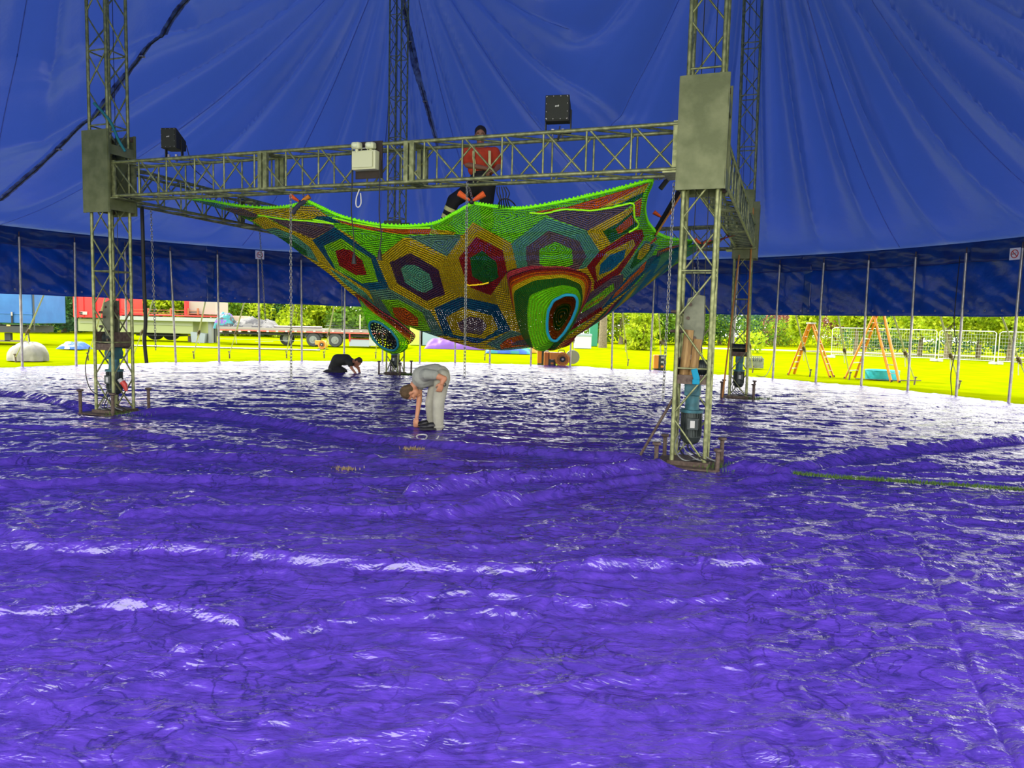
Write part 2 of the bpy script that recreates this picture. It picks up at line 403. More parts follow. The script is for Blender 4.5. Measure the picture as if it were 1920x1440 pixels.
def build_floor():
    m = bpy.data.materials.new('purple_tarpaulin'); m.use_nodes = True
    N = m.node_tree.nodes; L = m.node_tree.links; p = N['Principled BSDF']
    co = N.new('ShaderNodeTexCoord').outputs['Object']
    def noise(sc, det, st=None, dist=0.0):
        v = co
        if st:
            mp = N.new('ShaderNodeMapping'); mp.inputs['Scale'].default_value = st; L.new(co, mp.inputs[0]); v = mp.outputs[0]
        t = N.new('ShaderNodeTexNoise'); t.inputs['Scale'].default_value = sc; t.inputs['Detail'].default_value = det; t.inputs['Distortion'].default_value = dist
        L.new(v, t.inputs['Vector']); return t.outputs['Fac']
    rr = N.new('ShaderNodeValToRGB'); L.new(noise(7, 9, None, 1.2), rr.inputs[0])
    e = rr.color_ramp.elements
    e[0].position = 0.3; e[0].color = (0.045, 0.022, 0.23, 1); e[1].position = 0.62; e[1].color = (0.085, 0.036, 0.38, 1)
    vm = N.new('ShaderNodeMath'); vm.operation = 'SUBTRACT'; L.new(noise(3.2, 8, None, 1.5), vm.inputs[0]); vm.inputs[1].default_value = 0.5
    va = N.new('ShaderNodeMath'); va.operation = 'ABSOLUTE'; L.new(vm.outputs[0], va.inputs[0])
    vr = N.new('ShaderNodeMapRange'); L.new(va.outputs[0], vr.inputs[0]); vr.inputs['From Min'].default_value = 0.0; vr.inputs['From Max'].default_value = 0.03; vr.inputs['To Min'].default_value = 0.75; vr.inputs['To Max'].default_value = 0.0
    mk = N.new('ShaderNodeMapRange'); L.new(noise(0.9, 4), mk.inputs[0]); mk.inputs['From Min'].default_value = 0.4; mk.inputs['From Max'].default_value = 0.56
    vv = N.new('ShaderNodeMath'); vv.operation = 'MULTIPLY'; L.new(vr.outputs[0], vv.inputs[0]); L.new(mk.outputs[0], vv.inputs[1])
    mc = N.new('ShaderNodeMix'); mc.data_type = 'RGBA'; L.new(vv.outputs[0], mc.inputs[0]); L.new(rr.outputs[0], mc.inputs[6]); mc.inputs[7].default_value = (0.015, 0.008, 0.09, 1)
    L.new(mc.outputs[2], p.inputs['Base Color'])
    rg = N.new('ShaderNodeMapRange'); L.new(noise(2.5, 5), rg.inputs[0]); rg.inputs['From Min'].default_value = 0.3; rg.inputs['From Max'].default_value = 0.7
    rg.inputs['To Min'].default_value = 0.07; rg.inputs['To Max'].default_value = 0.2; p.inputs['IOR'].default_value = 1.65; L.new(rg.outputs[0], p.inputs['Roughness'])
    p.inputs['Specular IOR Level'].default_value = 0.9
    def crease(sc, st, dist):   # folded-foil creases: V-shaped valleys where the noise crosses its middle
        a1 = N.new('ShaderNodeMath'); a1.operation = 'SUBTRACT'; L.new(noise(sc, 4, st, dist), a1.inputs[0]); a1.inputs[1].default_value = 0.5
        a2 = N.new('ShaderNodeMath'); a2.operation = 'ABSOLUTE'; L.new(a1.outputs[0], a2.inputs[0]); return a2.outputs[0]
    c1 = crease(1.7, (0.7, 1.7, 1), 1.0); c2 = crease(4.5, (0.8, 1.5, 1), 0.8); c3 = crease(12, (0.8, 1.4, 1), 0.6)
    s1 = N.new('ShaderNodeMath'); s1.operation = 'MULTIPLY_ADD'; L.new(c2, s1.inputs[0]); s1.inputs[1].default_value = 0.5; L.new(c1, s1.inputs[2])
    s2 = N.new('ShaderNodeMath'); s2.operation = 'MULTIPLY_ADD'; L.new(c3, s2.inputs[0]); s2.inputs[1].default_value = 0.22; L.new(s1.outputs[0], s2.inputs[2])
    b1 = N.new('ShaderNodeBump'); b1.inputs['Strength'].default_value = 0.62; b1.inputs['Distance'].default_value = 0.09; L.new(s2.outputs[0], b1.inputs['Height'])
    b2 = N.new('ShaderNodeBump'); b2.inputs['Strength'].default_value = 0.3; b2.inputs['Distance'].default_value = 0.02
    L.new(noise(7, 8, (0.5, 2.4, 1), 0.9), b2.inputs['Height']); L.new(b1.outputs[0], b2.inputs['Normal']); L.new(b2.outputs[0], p.inputs['Normal'])
    # fan of rows starting under the photographer, out to the round edge
    nu, nv = 760, 1000
    a_front = np.linspace(R(43), R(137), nu-140); a_back = np.linspace(R(137), R(403), 142)[1:-1]
    th = np.concatenate([a_front, a_back]); nu = len(th)
    RF = TR-0.12; ox, oy = -TC.x, -TC.y
    bb = ox*np.cos(th)+oy*np.sin(th); D = -bb+np.sqrt(bb*bb-(ox*ox+oy*oy-RF*RF))
    t = np.linspace(0, 1, nv)
    ex = np.where((th < R(137.1)), 1.7, 1.0)
    Rr = D[:, None]*(t[None, :]**ex[:, None])*(1+0.0*t); Rr = np.maximum(Rr, 0.002)
    X = Rr*np.cos(th)[:, None]; Y = Rr*np.sin(th)[:, None]; Z = np.empty_like(X)
    Z[:] = floor_h(X, Y)
    edge = (1-t)[None, :]*D[:, None]; Z = Z*np.clip(edge/0.15, 0.12, 1)
    return np_obj('floor', np.stack([X, Y, Z], -1).reshape(-1, 3), grid_quads(nu, nv, True), m, kind='structure')
floor = build_floor()
def fz(x, y): return float(floor_h(np.array([x]), np.array([y]))[0])

# ------------------------------------------------------------------ lawn
GRASS = mat('lawn_grass', (0.215, 0.25, 0.0006), 0.95, noise=(0.165, 0.215, 0.0006), ns=1.3, bump=0.6, bs=18, spec=0.0)
mb = MB(); n = 90; vs = []; fs = []
xs = np.linspace(-90, 90, n); ys = np.linspace(-12, 110, n)
for i in range(n):
    for j in range(n):
        r_ = math.hypot(xs[i]-TC.x, ys[j]-TC.y); vs.append((xs[i], ys[j], -0.02+(0.0 if r_ < 16 else 0.06*(float(vn(xs[i]*0.3, ys[j]*0.3))-0.5))))
for i in range(n-1):
    for j in range(n-1): fs.append((i*n+j, (i+1)*n+j, (i+1)*n+j+1, i*n+j+1))
mb.add(vs, fs, 0, True); mb.build('lawn', GRASS, kind='structure')
# worn path seen beyond the fence
PATH = mat('gravel_path', (0.62, 0.58, 0.42), 0.9)
pp = sample([(12, 52, 0.02), (25, 50, 0.02), (45, 44, 0.02), (70, 38, 0.02)], 20); mb = MB(); vs = []; fs = []
for i, p in enumerate(pp): vs += [(p.x, p.y-0.9, 0.03), (p.x, p.y+0.9, 0.03), (p.x, p.y-0.9, -0.02), (p.x, p.y+0.9, -0.02)]
for i in range(len(pp)-1): k = 4*i; fs += [(k, k+4, k+5, k+1), (k, k+2, k+6, k+4)]
mb.add(vs, fs).build('path', PATH, kind='structure')

# ------------------------------------------------------------------ perimeter poles, guy straps, stakes
ORD = ['first', 'second', 'third', 'fourth', 'fifth', 'sixth', 'seventh', 'eighth', 'ninth', 'tenth', 'eleventh', 'twelfth', 'thirteenth', 'fourteenth', 'fifteenth', 'sixteenth', 'seventeenth', 'eighteenth', 'nineteenth', 'twentieth', 'twenty-first', 'twenty-second', 'twenty-third', 'twenty-fourth', 'twenty-fifth', 'twenty-sixth']
POLE_PX = [42, 143, 238, 330, 411, 487, 566, 645, 717, 787, 853, 918, 995, 1069, 1147, 1219, 1296, 1372, 1450, 1531, 1617, 1705, 1797, 1897]
def rim_point(px, rad=TR-0.22):
    d = ray(px, 690); ux, uy = d.x, d.y; n = math.hypot(ux, uy); ux /= n; uy /= n
    ox, oy = -TC.x, -TC.y; bb = ox*ux+oy*uy; D = -bb+math.sqrt(bb*bb-(ox*ox+oy*oy-rad*rad))
    return Vector((ux*D, uy*D, 0))
proto = None
for i, px in enumerate(POLE_PX):
    p = rim_point(px); lean = random.uniform(-0.05, 0.05)
    if px == 330: lean = 0.12
    side = 'left' if i < 8 else 'middle' if i < 17 else 'right'
    lb = 'grey steel side pole of the tent, %s of the row from the left' % ORD[i]
    t = thing('side_pole', p, lb, 'tent pole', 'side poles round the tent edge')
    rad_ = (p-TC).normalized(); tan_ = Vector((-rad_.y, rad_.x, 0))
    q = p+tan_*lean+Vector((0, 0, 3.5))
    MB().cyl(p, q, 0.033, n=10).build('tube', ALU, t)
    MB().cyl(q, q+Vector((0, 0, 0.14)), 0.014, n=8).build('spigot', RUST, t)
    MB().box(p+Vector((0, 0, 0.012)), (0.12, 0.12, 0.02)).build('foot_plate', RUST, t)
def webbing(path, wd, th, side):
    mb = MB(); vs = []; fs = []
    for p in path:
        p = Vector(p)
        for a, b in ((-1, -1), (1, -1), (1, 1), (-1, 1)): vs.append(p+side*wd/2*a+Vector((0, 0, 1))*th/2*b)
    for i in range(len(path)-1):
        for k in range(4): fs.append((4*i+k, 4*i+(k+1) % 4, 4*i+4+(k+1) % 4, 4*i+4+k))
    fs += [(3, 2, 1, 0), tuple(4*(len(path)-1)+k for k in range(4))]
    return mb.add(vs, fs)
def stake(loc, h, label, group, name='ground_stake', lean=(0, 0)):
    t = thing(name, loc, label, 'stake', group); loc = Vector(loc); d = Vector((lean[0], lean[1], 1)).normalized()
    MB().cyl(loc-d*0.08, loc+d*h, 0.024, 0.024, n=10).build('shaft', RUST, t)
    mb = MB(); mb.cyl(loc+d*h, loc+d*(h+0.012), 0.026, 0.05, n=12); mb.cyl(loc+d*(h+0.012), loc+d*(h+0.035), 0.05, 0.046, n=12); mb.build('head', RUST, t)
    return t
for i, px in enumerate(POLE_PX):
    if px in (787, 853, 1296): continue
    p = rim_point(px); rad_ = (p-TC).normalized(); tan_ = Vector((-rad_.y, rad_.x, 0))
    top = TC+rad_*(TR+0.02)+Vector((0, 0, EAVE-0.1)); foot = TC+rad_*(TR+2.6)+tan_*0.1; foot.z = 0.06
    if i % 2: foot += tan_*0.35
    side = (foot-top).cross(Vector((0, 0, 1))).normalized()
    nm = 'guy strap outside, running from the %s side pole down to its stake' % ORD[i]
    t = thing('guy_strap', foot, 'pale webbing '+nm, 'strap', 'guy straps outside the tent')
    j = top.lerp(foot, 0.76)
    webbing([top, j], 0.05, 0.008, side).build('upper_strap', STRAP, t)
    webbing([j, foot+Vector((0, 0, 0.08))], 0.035, 0.008, side).build('lower_strap', STRAP, t)
    mb = MB(); d = (foot-top).normalized(); rq = d.to_track_quat('Y', 'Z').to_matrix()
    mb.box(j, (0.075, 0.2, 0.05), rq); mb.cyl(j-side*0.05, j+side*0.05, 0.03); mb.box(j+d*0.12+Vector((0, 0, 0.03)), (0.05, 0.16, 0.015), rq)
    mb.build('ratchet', RUST, t)
    webbing([j, j+Vector((0, 0, -0.18)), j+Vector((0.02, 0, -0.38))], 0.03, 0.006, side).build('loose_end', STRAP, t)
    stake((foot.x, foot.y, 0), 0.2, 'iron stake in the grass outside the %s side pole' % ORD[i], 'stakes on the grass', lean=(rad_.x*0.2, rad_.y*0.2))

# ------------------------------------------------------------------ lattice trusses
def truss(root, p0, p1, lat, w_, h_, bay, vert_faces=(0, 1), cap=96, rung_every=1, posts=(), splice=(), rc=0.0235, rb=0.0115, zig=True):
    p0 = Vector(p0); p1 = Vector(p1); ax = (p1-p0); Ln = ax.length; ax.normalize()
    lat = Vector(lat).normalized(); up = lat.cross(ax).normalized()
    if up.z < 0 and abs(up.z) > 0.3: up = -up
    cs = [(-1, -1), (1, -1), (1, 1), (-1, 1)]
    off = [lat*a*w_/2+up*b*h_/2 for a, b in cs]
    for o in off: MB().cyl(p0+o, p1+o, rc, n=12).build('chord', GALV, root)
    nb = max(1, round(Ln/bay)); st = Ln/nb; items = []
    for f in range(4):
        a = off[f]; b = off[(f+1) % 4]
        for k in range(nb):
            s0 = p0+ax*(k*st+0.03); s1 = p0+ax*((k+1)*st-0.03)
            flip = (k % 2 == 0) if zig else (f in (0, 1, 3))
            items.append(('brace', (s0+a, s1+b) if flip else (s0+b, s1+a)))
            if k % rung_every == 0 and f in vert_faces: items.append(('rung', (p0+ax*k*st+a, p0+ax*k*st+b)))
        items.append(('rung', (p1-ax*0.02+a, p1-ax*0.02+b)))
    cnt = {}
    rest = {}
    for nme, (a, b) in items:
        cnt[nme] = cnt.get(nme, 0)+1
        if cnt[nme] <= cap: MB().cyl(a, b, rb, n=7).build(nme, GALV, root)
        else: rest.setdefault(nme, MB()).cyl(a, b, rb, n=7)
    for nme, mb in rest.items(): mb.build(nme, GALV, root, kind='stuff')
    for s in splice:
        c = p0+ax*Ln*s; mb = MB()
        for sg in (-1, 1):
            cc = c+ax*sg*0.042
            rot = Matrix((lat, ax, up)).transposed()
            for a in (-1, 1):
                mb.box(cc+lat*a*w_/2, (0.05, 0.06, h_+0.02), rot)
            for b in (-1, 1): mb.box(cc+up*b*h_/2, (w_, 0.06, 0.02), rot)
            mb.cyl(cc+lat*-w_/2+up*h_*0.3-lat*0.03, cc+lat*-w_/2+up*h_*0.3, 0.012, n=6)
        mb.build('splice_plate', GALV, root)
W = 0.36; BZT, BZB = 3.785, 3.30; BZ = (BZT+BZB)/2; BH = BZT-BZB
NAMES = {'FL': 'front left', 'FR': 'front right', 'BL': 'rear left', 'BR': 'rear right'}
def tower(k, label):
    b = BASE[k]; tp = TOP[k]
    t = thing('lattice_tower', (b.x, b.y, 0), label, 'truss tower', 'lattice towers carrying the tent')
    truss(t, b+Vector((0, 0, 0.05)), tp, UX, W, W, 0.535, vert_faces=(0, 1, 2, 3), cap=98, rung_every=2)
    rot = Matrix.Rotation(-SQA, 3, 'Z')
    mb = MB(); mb.box(b+Vector((0, 0, 0.03)), (0.72, 0.72, 0.02), rot); mb.box(b+Vector((0, 0, 0.06)), (0.45, 0.45, 0.05), rot)
    mb.build('base_plate', RUST, t)
    for a in (-1, 1):
        q = b+UX*a*0.07+VY*0.05
        MB().cyl(q+Vector((0, 0, 1.3)), Vector((tp.x, tp.y, 12))+UX*a*0.07+VY*0.05, 0.005, n=5).build('hoist_cable', BLACK, t)
    return t
TWL = {'FL': 'front left lattice tower at the left of the photo, hoist gear inside', 'FR': 'front right lattice tower, the nearest one, purple tarp rolled at its foot',
       'BL': 'rear left lattice tower behind the net, beyond the bending man', 'BR': 'rear right lattice tower just right of and behind the nearest tower'}
TW = {k: tower(k, TWL[k]) for k in BASE}
# sleeve blocks that ride on the towers and carry the beams
rotS = Matrix.Rotation(-SQA, 3, 'Z')
for k, b in BASE.items():
    t = thing('sleeve_block', (b.x, b.y, 3.1), 'steel plated sleeve block around the %s tower, holding the beams' % NAMES[k], 'sleeve block', 'sleeve blocks on the towers')
    s = 0.25
    for sg, nm in ((-1, 'front_plate'), (1, 'back_plate')):
        MB().box(b+VY*sg*s+Vector((0, 0, 3.66)), (0.5, 0.012, 1.2), rotS).build(nm, PLATE, t)
    for sg in (-1, 1):
        mb = MB()
        for z, h in ((3.98, 0.14), (3.2, 0.2)): mb.box(b+UX*sg*s+Vector((0, 0, z)), (0.012, 0.5, h), rotS)
        for q in (-1, 1): mb.box(b+UX*sg*s*0.99+VY*q*0.235+Vector((0, 0, 3.66)), (0.03, 0.03, 1.2), rotS)
        mb.build('side_frame', PLATE, t)
    mb = MB()
    for i in range(4):
        for z in (3.12, 4.2):
            c = b+UX*(0.21 if i in (0, 3) else -0.21)+VY*(0.21 if i < 2 else -0.21)+Vector((0, 0, z))
            mb.cyl(c-UX*0.03, c+UX*0.03, 0.03, n=12)
    mb.build('roller', RUST, t)
def beam(k0, k1, lat, label, splice, vf=(0, 2)):
    a = BASE[k0]; b = BASE[k1]; d = (b-a).normalized()
    a2 = a+d*0.26+Vector((0, 0, BZ)); b2 = b-d*0.26+Vector((0, 0, BZ))
    t = thing('truss_beam', (a2.x, a2.y, BZB), label, 'truss beam', 'truss beams between the towers')
    truss(t, a2, b2, lat, W, BH, 0.5, vert_faces=(1, 3), cap=98, splice=splice, zig=False, rb=0.0125)
    for q, e in ((a2, 1), (b2, -1)):
        mb = MB(); L_ = Vector(lat)
        rot = Matrix((L_, d, Vector((0, 0, 1)))).transposed()
        for s_ in (-1, 1): mb.box(q+d*e*0.02+L_*s_*W/2, (0.03, 0.07, BH+0.06), rot)
        mb.box(q+d*e*0.06+Vector((0, 0, -BH/2-0.035)), (W+0.1, 0.18, 0.016), rot)
        mb.build('end_bracket', GALV, t)
    return t
FB = beam('FL', 'FR', VY, 'long galvanised front truss beam carrying two loudspeakers and the emergency light', (0.33, 0.6))
beam('FL', 'BL', UX, 'left side truss beam running back from the front left tower', (0.33, 0.66))
beam('FR', 'BR', UX, 'right side truss beam running back from the nearest tower', (0.33, 0.66))
beam('BL', 'BR', VY, 'rear truss beam behind the crocheted net', (0.33, 0.66))

# stakes and grass tufts at the tower feet
for k, b in BASE.items():
    for i, (a, c, h) in enumerate(((-1, -1, 0.16), (1, -1, 0.14), (1, 1, 0.17), (-1, 1, 0.16))):
        p = b+UX*a*0.33+VY*c*0.33
        stake((p.x, p.y, 0.05), h+(0.15 if k in ('FL', 'BL', 'BR') else 0.05), 'mushroom-headed iron pin at the %s corner of the %s tower base' % (['front left', 'front right', 'back right', 'back left'][i], NAMES[k]), 'iron pins at the tower feet')
TUFT = mat('dark_grass', (0.08, 0.16, 0.02), 0.9)
def tuft(c, sx_, sy_, n, h, m, label, name='grass_tuft', cat='grass', parent=None):
    mb = MB()
    for i in range(n):
        x = c[0]+random.gauss(0, sx_); y = c[1]+random.gauss(0, sy_); a = random.uniform(0, 6.28); l = random.uniform(0.4, 1)*h
        d = Vector((math.cos(a), math.sin(a), 0)); e = Vector((-d.y, d.x, 0))*0.006; p = Vector((x, y, c[2]))
        mb.add([p-e, p+e, p+d*l*0.5+Vector((0, 0, l))], [(0, 1, 2)])
    return mb.build(name, m, parent, label=label, cat=cat, kind='stuff')
for k, b in BASE.items():
    p = b+UX*0.45-VY*0.15; tuft((p.x, p.y, 0.02), 0.16, 0.1, 260, 0.09, TUFT, 'grass growing through beside the %s tower base' % NAMES[k])
# gap of grass between the two tarpaulin sheets at the right
gp = [G(1466, 899), G(1560, 908), G(1680, 916), G(1800, 924), G(1960, 936)]; mb = MB()
for q in sample([Vector((p.x, p.y, 0)) for p in gp], 900):
    for _ in range(2):
        a = random.uniform(0, 6.28); l = random.uniform(0.02, 0.045); d = Vector((math.cos(a), math.sin(a), 0)); e = Vector((-d.y, d.x, 0))*0.005
        p = q+Vector((random.gauss(0, 0.03), random.gauss(0, 0.028), 0.05+0.02)); mb.add([p-e, p+e, p+d*l*0.6+Vector((0, 0, l))], [(0, 1, 2)])
mb.build('grass_strip', TUFT, label='thin strip of dark grass showing between two purple tarpaulin sheets', cat='grass', kind='stuff')

# ------------------------------------------------------------------ hoists in the towers
def hoist(k, zs, label):
    b = BASE[k]; t = thing('hoist_winch', (b.x, b.y, 0.3), label, 'winch', 'hoist winches inside the towers')
    X, Y = UX, VY; rot = rotS
    P = lambda x, y, z: b+X*x+Y*y+Vector((0, 0, z))
    d = zs
    MB().cyl(P(0, 0, 0.30+d), P(0, 0, 0.34+d), 0.10, 0.115, n=20).build('motor_cap', MOTOR, t)
    mb = MB(); mb.cyl(P(0, 0, 0.34+d), P(0, 0, 0.62+d), 0.105, n=24)
    for i in range(20):
        a = 2*math.pi*i/20; mb.box(P(0.108*math.cos(a), 0.108*math.sin(a), 0.48+d), (0.022, 0.006, 0.26), rot @ Matrix.Rotation(a, 3, 'Z'))
    mb.ball(P(0, 0, 0.31+d), (0.1, 0.1, 0.06)); mb.build('motor_body', MOTOR, t)
    tb = bevel(MB().box(P(0.03, -0.125, 0.5+d), (0.12, 0.07, 0.13), rot).build('terminal_box', MOTOR, t))
    MB().box(P(0.03, -0.162, 0.5+d), (0.05, 0.004, 0.08), rot).build('label_plate', WHITE, tb)
    mb = MB(); mb.cyl(P(0, 0, 0.62+d), P(0, 0, 0.65+d), 0.13, n=24); mb.cyl(P(0, 0, 0.65+d), P(0, 0, 0.82+d), 0.08, 0.075, n=20); mb.box(P(0, 0, 0.9+d), (0.17, 0.17, 0.18), rot)
    mb.cyl(P(0, -0.12, 0.9+d), P(0, 0.12, 0.9+d), 0.06, n=18)
    bevel(mb.build('gearbox', TEALM, t), 0.01)
    mb = MB(); mb.cyl(P(-0.15, 0, 1.13+d), P(0.15, 0, 1.13+d), 0.085, n=24)
    for i in range(14): mb.tube([P(-0.13+i*0.02, 0.088*math.cos(a), 1.13+d+0.088*math.sin(a)) for a in np.linspace(0, 6.283, 16, endpoint=False)], 0.006, 5, closed=True)
    mb.build('cable_drum', MOTOR, t)
    mb = MB(); mb.box(P(0, 0.16, 1.0+d), (0.36, 0.04, 0.06), rot); mb.box(P(0, -0.16, 1.0+d), (0.36, 0.04, 0.1), rot)
    mb.box(P(-0.17, 0, 1.12+d), (0.02, 0.3, 0.22), rot); mb.box(P(0.17, 0, 1.12+d), (0.02, 0.3, 0.22), rot); mb.build('drum_frame', RUST, t)
    return t
for k, l in (('FR', 'grey and teal hoist winch low inside the nearest lattice tower'), ('FL', 'teal and grey hoist winch low inside the front left tower'), ('BR', 'hoist winch low inside the rear right tower'), ('BL', 'hoist winch low inside the rear left tower')):
    hoist(k, {'FR': 0.0, 'FL': 0.05, 'BR': 0.0, 'BL': -0.05}[k], l)
def pulley(k, px, py, label, s=1.0, fl=1):
    b = BASE[k]; c = b+Vector((0, 0, 0)); zc = A(px, py, b.y).z
    t = thing('chain_pulley_block', (b.x, b.y, zc), label, 'pulley block', 'pulley blocks inside the towers')
    poly = [(-0.09, 0.27), (0.02, 0.31), (0.09, 0.3), (0.10, -0.05), (0.09, -0.2), (0.04, -0.36), (-0.02, -0.38), (-0.07, -0.24), (-0.13, -0.05), (-0.13, 0.1)]
    for i, y in enumerate((-0.06, 0.03)):
        T = Matrix.Translation(b+VY*y+UX*0.0+Vector((0, 0, zc))) @ Matrix((UX*fl, Vector((0, 0, 1)), -VY)).transposed().to_4x4()
        bevel(MB().prism([(x*s, q*s) for x, q in poly], 0.02, T).build('side_plate', mat('pulley_grey', (0.17, 0.18, 0.12), 0.5, 0.3, noise=(0.11, 0.12, 0.08)), t), 0.004)
    mb = MB(); mb.cyl(b+VY*-0.05+Vector((0, 0, zc+0.12)), b+VY*0.03+Vector((0, 0, zc+0.12)), 0.1, n=20); mb.build('sheave', RUST, t)
    mb = MB()
    for q, z in ((0, -0.17), (-0.02, -0.3), (-0.06, 0.2), (-0.08, 0.05)): mb.cyl(b+VY*-0.1+UX*q*fl+Vector((0, 0, zc+z)), b+VY*0.05+UX*q*fl+Vector((0, 0, zc+z)), 0.02, n=10)
    mb.cyl(b+UX*-0.28*fl+Vector((0, 0, zc+0.12)), b+Vector((0, 0, zc+0.12)), 0.018, n=8); mb.cyl(b+UX*-0.28*fl+Vector((0, 0, zc-0.1)), b+Vector((0, 0, zc-0.1)), 0.018, n=8)
    mb.build('bolt', RUST, t)
pulley('FR', 1298, 605, 'long grey steel pulley block hanging inside the nearest tower')
pulley('FL', 188, 600, 'long grey steel pulley block hanging inside the front left tower')
# wooden wedges and teal glove in the nearest tower
b = BASE['FR']
for i, (x, top_, bot, wd) in enumerate(((-0.1, 1.55, 1.0, 0.1), (0.0, 1.45, 1.0, 0.09))):
    bevel(MB().tube([b+UX*(x+0.04)+VY*-0.1+Vector((0, 0, top_)), b+UX*x+VY*-0.1+Vector((0, 0, bot))], wd*0.55, 4).build('wooden_wedge', WOOD, label='pale timber wedge propped above the winch of the nearest tower, %s one' % ('left' if i == 0 else 'right'), cat='wood', group='timber wedges in the tower'))
mb = MB(); c = b+UX*0.04+VY*-0.19+Vector((0, 0, 1.06)); mb.box(c, (0.07, 0.03, 0.13), rotS @ Matrix.Rotation(-0.3, 3, 'Y')); mb.box(c+Vector((0.01, 0, -0.08)), (0.08, 0.035, 0.06), rotS)
bevel(mb.build('work_glove', mat('glove_blue', (0.0, 0.25, 0.4), 0.8), label='bright blue rag tucked beside the winch drum of the nearest tower', cat='rag'), 0.012)
# cables curling at the tower feet
def cable(pts, r, m, label, cat='cable', name='cable', group=None, n=6, smooth=6):
    P = [Vector(p) for p in pts]; Q = []
    for i in range(len(P)-1):
        p0 = P[max(i-1, 0)]; p1 = P[i]; p2 = P[i+1]; p3 = P[min(i+2, len(P)-1)]
        for s in range(smooth):
            t = s/smooth; Q.append(0.5*((2*p1)+(p2-p0)*t+(2*p0-5*p1+4*p2-p3)*t*t+(3*p1-p0-3*p2+p3)*t**3))
    Q.append(P[-1]); return MB().tube(Q, r, n).build(name, m, label=label, cat=cat, group=group)
for k, b in BASE.items():
    for i in range(5):
        a = random.uniform(0, 1); p = [b+UX*(-0.1+0.03*i)+VY*0.05+Vector((0, 0, 0.42)), b+UX*(-0.17+0.05*i)+VY*(-0.05)+Vector((0, 0, 0.22)), b+UX*(-0.05+0.07*i)+VY*(-0.2)+Vector((0, 0, 0.1+0.01*i)), b+UX*(0.1+0.06*i)+VY*(-0.05-0.03*i)+Vector((0, 0, 0.1))]
        cable(p, 0.008, BLACK if i % 2 else mat('grey_cable', (0.2, 0.21, 0.2), 0.6), 'one of the power cables curling from the motor at the %s tower foot' % NAMES[k], group='motor cables at the %s tower' % NAMES[k])
b = BASE['FL']; cable([A(168, 650, b.y-0.2), A(160, 690, b.y-0.25), A(170, 730, b.y-0.25), A(200, 748, b.y-0.2), A(240, 770, b.y-0.2)], 0.007, BLACK, 'thin black cable bowing out from the left side of the front left tower')
b = BASE['FL']; t = thing('plug_connector', A(232, 718, b.y-0.15), 'red industrial plug hanging low on the front left tower', 'plug')
MB().cyl(A(224, 711, b.y-0.15), A(229, 718, b.y-0.15), 0.035, n=14).build('collar', WHITE, t)
MB().tube([A(229, 716, b.y-0.15), A(234, 722, b.y-0.15), A(237, 733, b.y-0.15)], [0.042, 0.04, 0.022], 14).build('housing', REDP, t)
b = BASE['FR']; MB().cyl(b-UX*0.55-VY*0.15+Vector((0, 0, 0.08)), b-UX*0.17-VY*0.1+Vector((0, 0, 0.83)), 0.016, n=8).build('iron_bar', RUST, label='thin rusty bar leaning against the left foot of the nearest tower', cat='bar')
# stabiliser planks by the rear right tower
p = BASE['BR']
for i, (x0, y0, x1, y1, yy) in enumerate(((1386, 478, 1355, 736, -0.35), (1412, 390, 1399, 660, -0.3))):
    a = A(x0, y0, p.y+yy); c = A(x1, y1, p.y+yy)
    if i == 0: c.z = 0.06
    MB().tube([a, c], 0.045, 4, flat=0.4).build('wooden_pole', ORANGEW, label=['orange timber batten leaning on the left of the rear right tower', 'narrow orange timber batten strapped up the right of the rear right tower'][i], cat='timber', group='orange battens')
# white utility box strapped up on the right beam
t = thing('junction_box', A(1403, 375, 13.5), 'pale junction box strapped at the right side beam end', 'box')
MB().box(A(1403, 378, 13.5), (0.14, 0.12, 0.42)).build('body', PLATE, t); MB().box(A(1403, 364, 13.5), (0.18, 0.15, 0.12)).build('cap', PLATE, t)

# ------------------------------------------------------------------ chains
def chain(p0, p1, label, link=0.03, r=0.0045, group='hanging chains'):
    p0 = Vector(p0); p1 = Vector(p1); L_ = (p1-p0).length; d = (p1-p0).normalized(); u = d.orthogonal().normalized(); q = d.cross(u)
    mb = MB(); n = int(L_/(link*1.45))
    for i in range(n):
        c = p0+d*(i+0.5)*L_/n; s = u if i % 2 else q; pts = []
        for a in np.linspace(0, 6.283, 10, endpoint=False): pts.append(c+d*math.sin(a)*link*1.0+s*math.cos(a)*link*0.5)
        mb.tube(pts, r, 5, closed=True)
    return mb.build('hanging_chain', CHAIN, label=label, cat='chain', group=group)
fbY = lambda px: None
def on_front_beam(px, off=0.0):
    d = ray(px, 400); a = BASE['FL']-VY*off; b = BASE['FR']-VY*off; e = b-a
    # solve a+e*t = k*d
    M = np.array([[e.x, -d.x], [e.y, -d.y]]); t, k = np.linalg.solve(M, [-a.x, -a.y]); return a+e*float(t)
def ch(px, py0, py1, Y, label, px1=None):
    a = A(px, py0, Y); c = A(px if px1 is None else px1, py1, Y); chain(a, c, label)
for px, y0, y1, px1, off, lb in ((545, 362, 712, 546, 0.2, 'long steel chain hanging from the front beam before the yellow part of the net'),
        (876, 341, 706, 871, 0.19, 'steel chain hanging in front of the middle of the net'),
        (1264, 343, 750, 1243, 0.2, 'steel chain hanging just left of the nearest tower')):
    q = on_front_beam(px, off); ch(px, y0, y1, q.y, lb, px1)
ch(283, 392, 656, BASE['FL'].y+0.6, 'steel chain hanging right of the front left tower', 292)
ch(487, 434, 604, 15.6, 'thin steel chain hanging from the left side beam near the no smoking sign', 498)
ch(640, 500, 620, 18.8, 'steel chain hanging behind the left slope of the net', 642)
ch(1306, 440, 690, 12.6, 'steel chain seen through the nearest tower', 1317)
